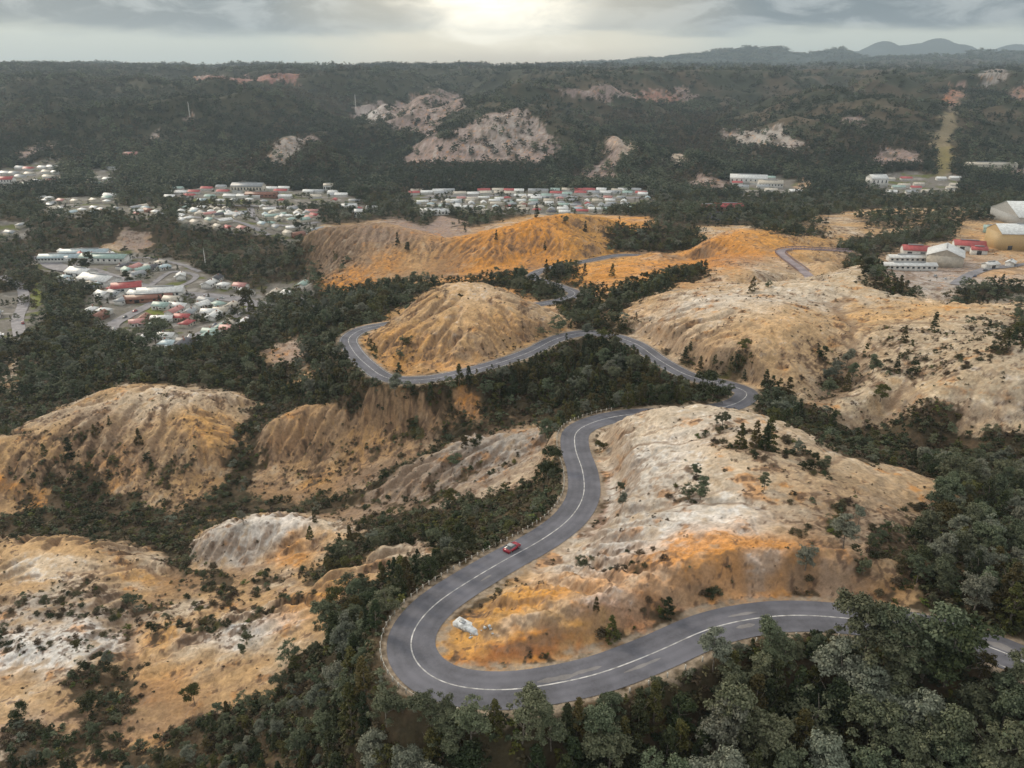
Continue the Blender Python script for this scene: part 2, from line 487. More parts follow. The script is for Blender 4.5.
def height0(X, Y):
    """land without erosion, relative to the camera"""
    u, v = lp(X, Y)
    near = bicubic(_cu, _cv, _cg, u, np.minimum(v, _cv[-1] - 1e-3))
    f = sstep(Y, 1080, 1320)
    if np.max(f) > 0:
        far = far_height(X, Y)
        far = bump(X, Y, far, KNOLLS)
        far = bump(X, Y, far, RANGES)
        z = near * (1 - f) + far * f
    else:
        z = near
    return z

# ------------------------------------------------------------------ rain erosion on a metric grid over the bare hills
EX0, EX1, EY0, EY1, EC = -330., 470., 70., 760., 1.0
def erode():
    nx = int((EX1 - EX0) / EC) + 1; ny = int((EY1 - EY0) / EC) + 1
    xs = EX0 + np.arange(nx) * EC; ys = EY0 + np.arange(ny) * EC
    Xg, Yg = np.meshgrid(xs, ys)
    H = height0(Xg, Yg)
    H = H + fbm(Xg, Yg, 34., 5, 0.5, False, 1) * 2.4 + fbm(Xg, Yg, 5., 3, 0.55, False, 8) * 0.45
    H0 = H.copy()
    flow = np.zeros(H.size)
    r = np.random.default_rng(5)
    N = 45000
    for batch in range(10):
        gy, gx = np.gradient(H)
        x = r.uniform(1, nx - 3, N); y = r.uniform(1, ny - 3, N)
        dx = np.zeros(N); dy = np.zeros(N); vel = np.ones(N); water = np.ones(N); sed = np.zeros(N)
        alive = np.ones(N, bool)
        Hf = H.ravel().copy()
        for stepn in range(42):
            ix = x.astype(int); iy = y.astype(int); tx = x - ix; ty = y - iy
            i00 = iy * nx + ix
            w00 = (1 - tx) * (1 - ty); w10 = tx * (1 - ty); w01 = (1 - tx) * ty; w11 = tx * ty
            h00, h10, h01, h11 = Hf[i00], Hf[i00 + 1], Hf[i00 + nx], Hf[i00 + nx + 1]
            hh = h00 * w00 + h10 * w10 + h01 * w01 + h11 * w11
            gxx = (h10 - h00) * (1 - ty) + (h11 - h01) * ty
            gyy = (h01 - h00) * (1 - tx) + (h11 - h10) * tx
            dx = dx * 0.15 - gxx * 0.85; dy = dy * 0.15 - gyy * 0.85
            ll = np.sqrt(dx * dx + dy * dy) + 1e-6
            dx /= ll; dy /= ll
            nxp = np.clip(x + dx, 1, nx - 3); nyp = np.clip(y + dy, 1, ny - 3)
            jx = nxp.astype(int); jy = nyp.astype(int); ux = nxp - jx; uy = nyp - jy
            j = jy * nx + jx
            h2 = Hf[j] * (1 - ux) * (1 - uy) + Hf[j + 1] * ux * (1 - uy) + Hf[j + nx] * (1 - ux) * uy + Hf[j + nx + 1] * ux * uy
            dh = h2 - hh
            cap = np.maximum(-dh, 0.01) * vel * water * 2.2
            dep = np.where(dh > 0, np.minimum(dh, sed), np.where(sed > cap, (sed - cap) * 0.25, 0))
            ero = np.where((dh <= 0) & (sed <= cap), np.minimum((cap - sed) * 0.22, -dh), 0)
            amt = (dep - ero) * alive
            sed = sed - amt
            d = np.bincount(i00, amt * w00, nx * ny) + np.bincount(i00 + 1, amt * w10, nx * ny)
            d += np.bincount(i00 + nx, amt * w01, nx * ny) + np.bincount(i00 + nx + 1, amt * w11, nx * ny)
            Hf += np.clip(d, -0.12, 0.12)
            flow += np.bincount(i00, water * alive, nx * ny)
            vel = np.sqrt(np.maximum(vel * vel - dh * 2.0, 0.05)); vel = np.minimum(vel, 4)
            water *= 0.975
            x, y = nxp, nyp
        H = Hf.reshape(ny, nx)
    D = (H - H0) * (1 - 0.86 * sstep(Xg, 12, 35) * sstep(Yg, 330, 240)) * (1 - 0.35 * sstep(Xg, 40, 80)) + (H0 - height0(Xg, Yg))
    flow = flow.reshape(ny, nx)
    fl = np.log1p(flow)
    edge = np.minimum.reduce([Xg - EX0, EX1 - Xg, Yg - EY0, EY1 - Yg])
    fade = sstep(edge, 0, 40) * (0.35 + 0.65 * sstep(edge, 0, 15))
    return D * fade, fl
ERO, FLOW = erode()

def egrid(G, X, Y):
    fx = (X - EX0) / EC; fy = (Y - EY0) / EC
    inside = (fx >= 0) & (fx < G.shape[1] - 1.01) & (fy >= 0) & (fy < G.shape[0] - 1.01)
    fx = np.clip(fx, 0, G.shape[1] - 1.01); fy = np.clip(fy, 0, G.shape[0] - 1.01)
    ix = fx.astype(int); iy = fy.astype(int); tx = fx - ix; ty = fy - iy
    r = (G[iy, ix] * (1 - tx) + G[iy, ix + 1] * tx) * (1 - ty) + (G[iy + 1, ix] * (1 - tx) + G[iy + 1, ix + 1] * tx) * ty
    return r * inside, inside

# ------------------------------------------------------------------ distance to roads on a fine grid
class RoadField:
    def __init__(self, lines, reach, cell):
        allp = np.vstack([l[:, :2] for l in lines])
        self.x0, self.y0 = allp.min(0) - reach - 2; x1, y1 = allp.max(0) + reach + 2
        self.c = cell
        self.nx = int((x1 - self.x0) / cell) + 2; self.ny = int((y1 - self.y0) / cell) + 2
        D = np.full((self.ny, self.nx), 1e3); Z = np.zeros((self.ny, self.nx))
        k = int(reach / cell) + 1
        for l in lines:
            for p in l:
                ix = int((p[0] - self.x0) / cell); iy = int((p[1] - self.y0) / cell)
                xa, xb = max(ix - k, 0), min(ix + k + 1, self.nx); ya, yb = max(iy - k, 0), min(iy + k + 1, self.ny)
                gx = self.x0 + np.arange(xa, xb) * cell - p[0]; gy = self.y0 + np.arange(ya, yb) * cell - p[1]
                d = np.sqrt(gx[None] ** 2 + gy[:, None] ** 2)
                w = D[ya:yb, xa:xb]; m = d < w
                w[m] = d[m]; Z[ya:yb, xa:xb][m] = p[2]
        self.D, self.Z = D, Z
    def at(self, X, Y):
        fx = (X - self.x0) / self.c; fy = (Y - self.y0) / self.c
        ok = (fx >= 0) & (fx < self.nx - 1.01) & (fy >= 0) & (fy < self.ny - 1.01)
        fx = np.clip(fx, 0, self.nx - 1.01); fy = np.clip(fy, 0, self.ny - 1.01)
        ix = np.rint(fx).astype(int); iy = np.rint(fy).astype(int)
        ax = fx.astype(int); ay = fy.astype(int); tx = fx - ax; ty = fy - ay
        G = self.D
        d = (G[ay, ax] * (1 - tx) + G[ay, ax + 1] * tx) * (1 - ty) + (G[ay + 1, ax] * (1 - tx) + G[ay + 1, ax + 1] * tx) * ty
        return np.where(ok, d, 1e3), self.Z[iy, ix]
RF = RoadField([ROAD], 26, 0.5)
SF = RoadField([SIDE_ROAD], 16, 1.0)
HALF = 3.9                              # half width of the carriageway

def land(X, Y):
    """final height (camera-relative) of land"""
    z = height0(X, Y)
    e, ins = egrid(ERO, X, Y)
    z = z + e
    rough = np.clip((420 - Y) / 200, 0.3, 1)
    z = z + (fbm(X, Y, 11., 4, 0.6, True, 14) * 0.55 - fbm(X, Y, 4.5, 3, 0.6, True, 15) * 0.22) * ins * rough
    far = ~ins
    z = z + np.where(far, fbm(X, Y, 60., 3, 0.5, False, 2) * np.minimum(3.0, 0.004 * Y), 0)
    z = z + fbm(X, Y, 2.6, 3, 0.55, False, 4) * 0.16
    d, rz = RF.at(X, Y)
    f = sstep(d, HALF + 1.4, HALF + 8.5)
    lim = rz - 0.10
    z = np.where(d < 900, lim * (1 - f) + z * f, z)
    cut = f * sstep(28.0 - d, 0, 12) * (d < 900)
    z = z + cut * (fbm(X, Y, 6., 4, 0.6, True, 16) * 0.9 - 0.3)
    d2, rz2 = SF.at(X, Y)
    f2 = sstep(d2, 5.0, 14.0)
    z = np.where(d2 < 900, (rz2 - 0.25) * (1 - f2) + z * f2, z)
    return z

UU, VV = np.meshgrid(US, VS)
GY = np.exp(VV); GX = UU * GY
GZ = land(GX, GY)

def height(X, Y):
    """height of the finished land mesh, world coordinates"""
    X = np.asarray(X, float); Y = np.asarray(Y, float)
    u = X / Y; v = np.log(Y)
    fx = np.clip((u - US[0]) / (US[1] - US[0]), 0, NU - 1.001)
    fy = np.interp(v, VS, np.arange(NV)); fy = np.clip(fy, 0, NV - 1.001)
    ix = fx.astype(int); iy = fy.astype(int); tx = fx - ix; ty = fy - iy
    G = GZ
    return (G[iy, ix] * (1 - tx) + G[iy, ix + 1] * tx) * (1 - ty) + (G[iy + 1, ix] * (1 - tx) + G[iy + 1, ix + 1] * tx) * ty + CAMZ

_T = np.exp(np.linspace(math.log(70), math.log(60000), 5200))
def at(px, py):
    """where the sight line through a pixel meets the land (world x, y)"""
    x, y, z = ray(px, py)
    X, Y, Z = x * _T, y * _T, z * _T + CAMZ
    h = height(X, Y)
    below = np.nonzero(Z < h)[0]
    i = below[0] if len(below) else len(_T) - 1
    if i == 0: return float(X[0]), float(Y[0])
    a, b = Z[i - 1] - h[i - 1], h[i] - Z[i]
    f = a / (a + b + 1e-9)
    return float(X[i - 1] + (X[i] - X[i - 1]) * f), float(Y[i - 1] + (Y[i] - Y[i - 1]) * f)

# highest sight-line slope in front of each vertex: says what is visible
_sl = GZ / GY
_rm = np.maximum.accumulate(_sl, axis=0)
def hidden_by(X, Y, top):
    """how far (metres) a thing of height top standing at X, Y stays below the sight line; negative when it shows"""
    u = X / Y
    ix = np.clip(np.rint((u - US[0]) / (US[1] - US[0])).astype(int), 0, NU - 1)
    iy = np.clip(np.interp(np.log(Y), VS, np.arange(NV)).astype(int) - 2, 0, NV - 1)
    return _rm[iy, ix] * Y + CAMZ - top

# ------------------------------------------------------------------ what grows and lies where
QU, QV = UU, VV
# ragged edges: polygon tests are made at slightly shifted places
_w1 = fbm(GX, GY, 16., 4, 0.55, False, 21); _w2 = fbm(GX, GY, 16., 4, 0.55, False, 22)
_wm = np.minimum(9.0, 0.030 * GY) / GY + sstep(GY, 900, 1300) * 0.006
_w1 = _w1 + sstep(GY, 900, 1400) * fbm(GX, GY, 95., 4, 0.6, False, 23) * 1.6; _w2 = _w2 + sstep(GY, 900, 1400) * fbm(GX, GY, 95., 4, 0.6, False, 24) * 1.6
SU = UU + _w1 * _wm; SV = VV + _w2 * _wm * 1.6
NZ1 = fbm(GX, GY, 28., 5, 0.55, False, 31)
NZ2 = fbm(GX, GY, 7., 4, 0.6, False, 32)
NZ3 = fbm(GX, GY, 1.7, 3, 0.6, False, 33)
NZ4 = fbm(GX, GY, 3.2, 4, 0.65, False, 34)
def _unit(a): return (a / a.std() * 0.42)
NZ1, NZ2, NZ3, NZ4 = map(_unit, (NZ1, NZ2, NZ3, NZ4))
# strata: noise stretched along contour lines of the hills
STR = fbm(GX * 0.35 + GY * 0.25, GZ * 5.0 + GY * 0.25, 9., 4, 0.6, False, 35)
STR = _unit(STR)
FL, _ins = egrid(FLOW, GX, GY)
_fm = float(np.median(FLOW)); FLn = np.clip((FL - _fm) / 2.2, -1, 1.5) * _ins

def plan(poly):
    P = [at(px, py) for px, py in poly]
    return np.array([(x / y, math.log(y)) for x, y in P])

def sdist(P, U, V):
    """signed distance (positive inside) to a polygon in log-polar plan units"""
    d2 = np.full(U.shape, 1e9); inside = np.zeros(U.shape, bool)
    n = len(P)
    for i in range(n):
        ax, ay = P[i]; bx, by = P[(i + 1) % n]
        ex, ey = bx - ax, by - ay
        wx, wy = U - ax, V - ay
        t = np.clip((wx * ex + wy * ey) / (ex * ex + ey * ey + 1e-12), 0, 1)
        qx, qy = wx - ex * t, wy - ey * t
        d2 = np.minimum(d2, qx * qx + qy * qy)
        c = ((ay > V) != (by > V)) & (U < (bx - ax) * (V - ay) / (by - ay + 1e-12) + ax)
        inside ^= c
    return np.sqrt(d2) * np.where(inside, 1, -1)

def region(poly, soft=0.012):
    P = plan(poly)
    m = np.zeros(GX.shape)
    pad = soft * 3 + 0.03
    c0, c1 = np.searchsorted(US, [P[:, 0].min() - pad, P[:, 0].max() + pad])
    r0, r1 = np.searchsorted(VS, [P[:, 1].min() - pad, P[:, 1].max() + pad])
    if c1 > c0 and r1 > r0:
        s = sdist(P, SU[r0:r1, c0:c1], SV[r0:r1, c0:c1])
        m[r0:r1, c0:c1] = sstep(s, -soft, soft)
    return m

def in_plan(P, X, Y):
    return sdist(P, X / Y, np.log(Y))

BARE_POLY = dict(
 inner_hill=[(436, 648), (455, 622), (500, 588), (560, 540), (602, 505), (590, 445), (600, 424), (640, 410), (700, 402), (760, 410), (800, 430), (870, 462), (935, 478), (955, 500), (915, 520), (905, 550), (915, 600), (860, 612), (760, 604), (700, 610), (640, 640), (560, 672), (490, 676), (445, 665)],
 dome=[(362, 345), (380, 322), (410, 302), (440, 285), (500, 286), (560, 308), (572, 330), (545, 341), (480, 366), (430, 377), (388, 376)],
 back_ridge=[(310, 262), (308, 228), (395, 218), (430, 229), (480, 226), (560, 210), (652, 219), (655, 232), (610, 236), (618, 252), (560, 268), (520, 276), (440, 284), (390, 286), (345, 294), (322, 290)],
 mid_hills=[(575, 262), (640, 250), (655, 232), (700, 226), (760, 226), (835, 232), (850, 258), (865, 282), (830, 292), (760, 284), (700, 276), (640, 285), (600, 300), (585, 290), (570, 278)],
 pale_hill=[(600, 318), (640, 290), (700, 272), (780, 276), (860, 276), (900, 296), (980, 302), (1080, 290), (1080, 460), (1010, 440), (940, 422), (870, 432), (815, 410), (775, 388), (735, 376), (700, 372), (660, 352), (632, 334)],
 west_ridge=[(-60, 470), (0, 436), (60, 408), (115, 385), (180, 386), (250, 394), (262, 405), (268, 430), (245, 470), (235, 505), (195, 525), (130, 500), (90, 470), (60, 495), (0, 520), (-60, 530)],
 second_ridge=[(262, 424), (330, 402), (432, 398), (440, 425), (425, 450), (380, 478), (320, 502), (262, 500), (235, 480)],
 rocky_ridge=[(335, 508), (400, 468), (450, 443), (500, 430), (545, 423), (560, 440), (545, 470), (500, 490), (440, 508), (380, 530), (340, 530)],
 hump=[(190, 575), (200, 530), (270, 512), (335, 515), (365, 530), (330, 560), (270, 590), (200, 600)],
 slope=[(300, 585), (380, 547), (450, 535), (462, 548), (400, 578), (345, 600), (320, 640), (270, 690), (180, 730), (120, 735), (108, 690), (118, 650), (165, 608)],
 hollow=[(180, 572), (300, 572), (310, 586), (200, 618), (165, 610)],
 corner=[(-80, 540), (0, 532), (90, 538), (170, 560), (182, 590), (140, 640), (112, 700), (80, 720), (40, 768), (-80, 768)],
 low_corner=[(60, 700), (180, 735), (130, 790), (20, 800), (-60, 780)],
 cone=[(450, 432), (458, 400), (466, 384), (482, 400), (492, 425)],
 small_rock=[(262, 362), (285, 338), (308, 335), (300, 362)],
 small_rock2=[(285, 385), (305, 368), (325, 368), (320, 382)],
 spot=[(0, 388), (12, 350), (20, 375), (14, 395)],
 yard=[(865, 262), (880, 242), (960, 235), (1080, 235), (1080, 290), (1000, 285), (960, 290), (890, 285)],
 flat_right=[(790, 225), (860, 210), (1080, 210), (1080, 240), (870, 245), (800, 250)],
 k1=[(258, 164), (275, 145), (300, 136), (322, 141), (300, 156), (280, 164)],
 k2=[(354, 112), (362, 105), (384, 103), (392, 108), (380, 129), (370, 122)],
 k3=[(388, 125), (394, 103), (415, 93), (460, 95), (466, 108), (440, 118), (440, 135), (400, 130)],
 k4=[(400, 163), (410, 145), (450, 140), (470, 122), (500, 112), (530, 116), (562, 146), (545, 160), (520, 166), (460, 164)],
 k5=[(583, 175), (605, 150), (625, 136), (640, 147), (612, 172)],
 k6=[(665, 165), (680, 153), (694, 153), (686, 165)],
 k7=[(720, 142), (724, 127), (740, 132), (780, 126), (805, 144), (798, 150), (760, 148)],
 k8=[(862, 164), (880, 148), (910, 150), (922, 161), (900, 165)],
 k9=[(845, 122), (860, 118), (868, 130), (858, 130)],
 k10=[(560, 92), (600, 84), (690, 88), (694, 106), (660, 104), (610, 98), (560, 100)],
 k11=[(946, 108), (948, 86), (962, 84), (960, 106)],
 k12=[(1010, 100), (1016, 86), (1040, 84), (1040, 104)],
 k13=[(975, 80), (1000, 68), (1005, 78), (985, 84)],
 k14=[(15, 152), (50, 143), (45, 150), (20, 160)],
 k15=[(190, 77), (300, 77), (300, 85), (190, 84)],
 k16=[(184, 120), (190, 109), (195, 120)], k17=[(152, 140), (158, 130), (164, 140)], k18=[(220, 143), (224, 132), (228, 143)],
 k19=[(655, 186), (700, 176), (735, 182), (735, 192), (700, 192)], k20=[(560, 180), (600, 168), (625, 170), (610, 182)],
 k21=[(790, 186), (805, 176), (815, 186), (800, 196)], k22=[(855, 188), (950, 172), (965, 186), (900, 196)], k23=[(965, 170), (1030, 164), (1080, 170), (1000, 176)],
 k24=[(45, 268), (62, 252), (80, 255), (78, 268)], k25=[(90, 262), (100, 245), (135, 240), (145, 258), (110, 262)], k26=[(118, 250), (120, 228), (150, 232), (150, 250)],
 k27=[(380, 225), (440, 216), (470, 222), (440, 232)],
)
BMASK = {k: region(v, 0.028 if k[0] != 'k' else 0.006) for k, v in BARE_POLY.items()}
BARE = np.zeros(GX.shape)
for m in BMASK.values(): BARE = np.maximum(BARE, m)

# gullies and hollows of the bare land grow scrub again
SCRUB_POLY = [  # (polygon, strength)
 ([(600, 296), (640, 284), (700, 268), (712, 276), (680, 284), (640, 300), (615, 318), (596, 318)], 0.95),
 ([(602, 236), (640, 228), (700, 232), (704, 242), (680, 252), (640, 250), (615, 250)], 1.0),
 ([(612, 500), (600, 470), (590, 480), (590, 520), (605, 520)], .5),
 ([(225, 470), (255, 400), (290, 400), (262, 430), (262, 470), (240, 510), (200, 530), (170, 520)], .85),
 ([(0, 520), (20, 470), (60, 450), (100, 470), (150, 505), (120, 530), (0, 545)], .62),
 ([(0, 440), (60, 425), (120, 430), (140, 480), (90, 480), (40, 490), (0, 500)], .40), ([(280, 440), (330, 425), (420, 425), (425, 450), (330, 490), (270, 490)], .40), ([(350, 500), (420, 470), (500, 450), (530, 455), (450, 500), (380, 525)], .45), ([(640, 620), (700, 600), (800, 585), (905, 590), (905, 612), (760, 606), (700, 612)], .62), ([(450, 672), (560, 676), (650, 640), (710, 607), (900, 604), (900, 598), (700, 600), (640, 628), (560, 660), (460, 660)], .80), ([(130, 395), (200, 395), (240, 410), (200, 440), (150, 430)], .22), ([(120, 600), (180, 590), (280, 600), (240, 620), (150, 650)], .30),
 ([(780, 390), (820, 340), (850, 350), (860, 400), (820, 400)], .4),
 ([(335, 384), (380, 392), (440, 386), (455, 400), (400, 402), (345, 404)], 1.0),
 ([(150, 470), (190, 440), (215, 470), (195, 520), (150, 510)], .45),
 ([(860, 330), (940, 330), (1080, 300), (1080, 370), (940, 385), (850, 390)], .42),
 ([(690, 440), (720, 425), (770, 440), (800, 450), (790, 465), (740, 455)], .42), ([(670, 480), (690, 465), (715, 470), (705, 510), (680, 510)], .42), ([(770, 440), (800, 440), (850, 475), (840, 485), (800, 470)], .5), ([(590, 560), (620, 545), (680, 560), (660, 572), (610, 572)], .35),
 ([(780, 500), (830, 490), (880, 510), (870, 580), (800, 570)], .30),
 ([(836, 250), (850, 238), (900, 232), (935, 219), (962, 223), (955, 240), (905, 247), (850, 253)], 1.0), ([(745, 226), (770, 214), (830, 216), (832, 236), (800, 240), (765, 234)], .7), ([(850, 215), (1000, 208), (1000, 222), (860, 230)], .75), ([(870, 250), (890, 244), (900, 250), (880, 262)], .5),
 ([(180, 600), (200, 555), (240, 572), (290, 580), (250, 600), (190, 610)], .52), ([(150, 625), (230, 615), (320, 580), (330, 590), (240, 628), (150, 640)], .5),
 ([(0, 590), (90, 575), (150, 605), (110, 650), (0, 660)], .42),
 ([(60, 670), (110, 650), (150, 665), (140, 720), (80, 735), (40, 720)], .6),
 ([(20, 720), (130, 735), (260, 700), (300, 680), (300, 790), (-40, 800)], .75),
 ([(640, 598), (700, 590), (800, 590), (910, 590), (915, 620), (640, 640)], .35),
 ([(850, 560), (900, 500), (950, 500), (960, 620), (880, 612)], .55),
 ([(600, 660), (480, 660), (450, 668), (560, 688), (640, 648)], .6),
 ([(820, 430), (860, 420), (1080, 440), (1080, 500), (940, 480), (870, 462)], 1.0),
 ([(350, 520), (450, 505), (520, 485), (560, 460), (560, 500), (520, 530), (460, 545), (380, 540)], .9),
 ([(395, 345), (402, 335), (420, 334), (430, 360), (405, 372)], .35), ([(385, 310), (410, 300), (448, 298), (440, 306), (400, 312)], .6),
 ([(310, 262), (312, 240), (350, 240), (360, 270), (330, 290)], .3),
 ([(700, 326), (745, 318), (740, 326), (705, 330)], .7), ([(620, 350), (660, 330), (700, 325), (640, 345)], .2),
 ([(560, 492), (600, 430), (615, 430), (600, 480)], 0.0),
]
SCR = np.zeros(GX.shape)
for p, s in SCRUB_POLY:
    if s > 0: SCR = np.maximum(SCR, region(p, 0.02) * s)

def blob(px, py, rx, ry):
    x, y = at(px, py)
    xa, ya = at(px, py + ry); xb, yb = at(px, py - ry)
    c, s = math.cos(PITCH), math.sin(PITCH)
    dep = y * c + (CAMZ - float(height(x, y))) * s
    ru = rx / 800. * dep / y
    rv = max(0.004, min(abs(math.log(yb) - math.log(ya)) / 2, 0.35))
    u0, v0 = x / y, math.log(y)
    m = np.zeros(GX.shape)
    c0, c1 = np.searchsorted(US, [u0 - 3 * ru, u0 + 3 * ru]); r0, r1 = np.searchsorted(VS, [v0 - 3 * rv, v0 + 3 * rv])
    if c1 > c0 and r1 > r0:
        du = (SU[r0:r1, c0:c1] - u0) / ru; dv = (SV[r0:r1, c0:c1] - v0) / rv
        m[r0:r1, c0:c1] = np.exp(-(du * du + dv * dv))
    return m

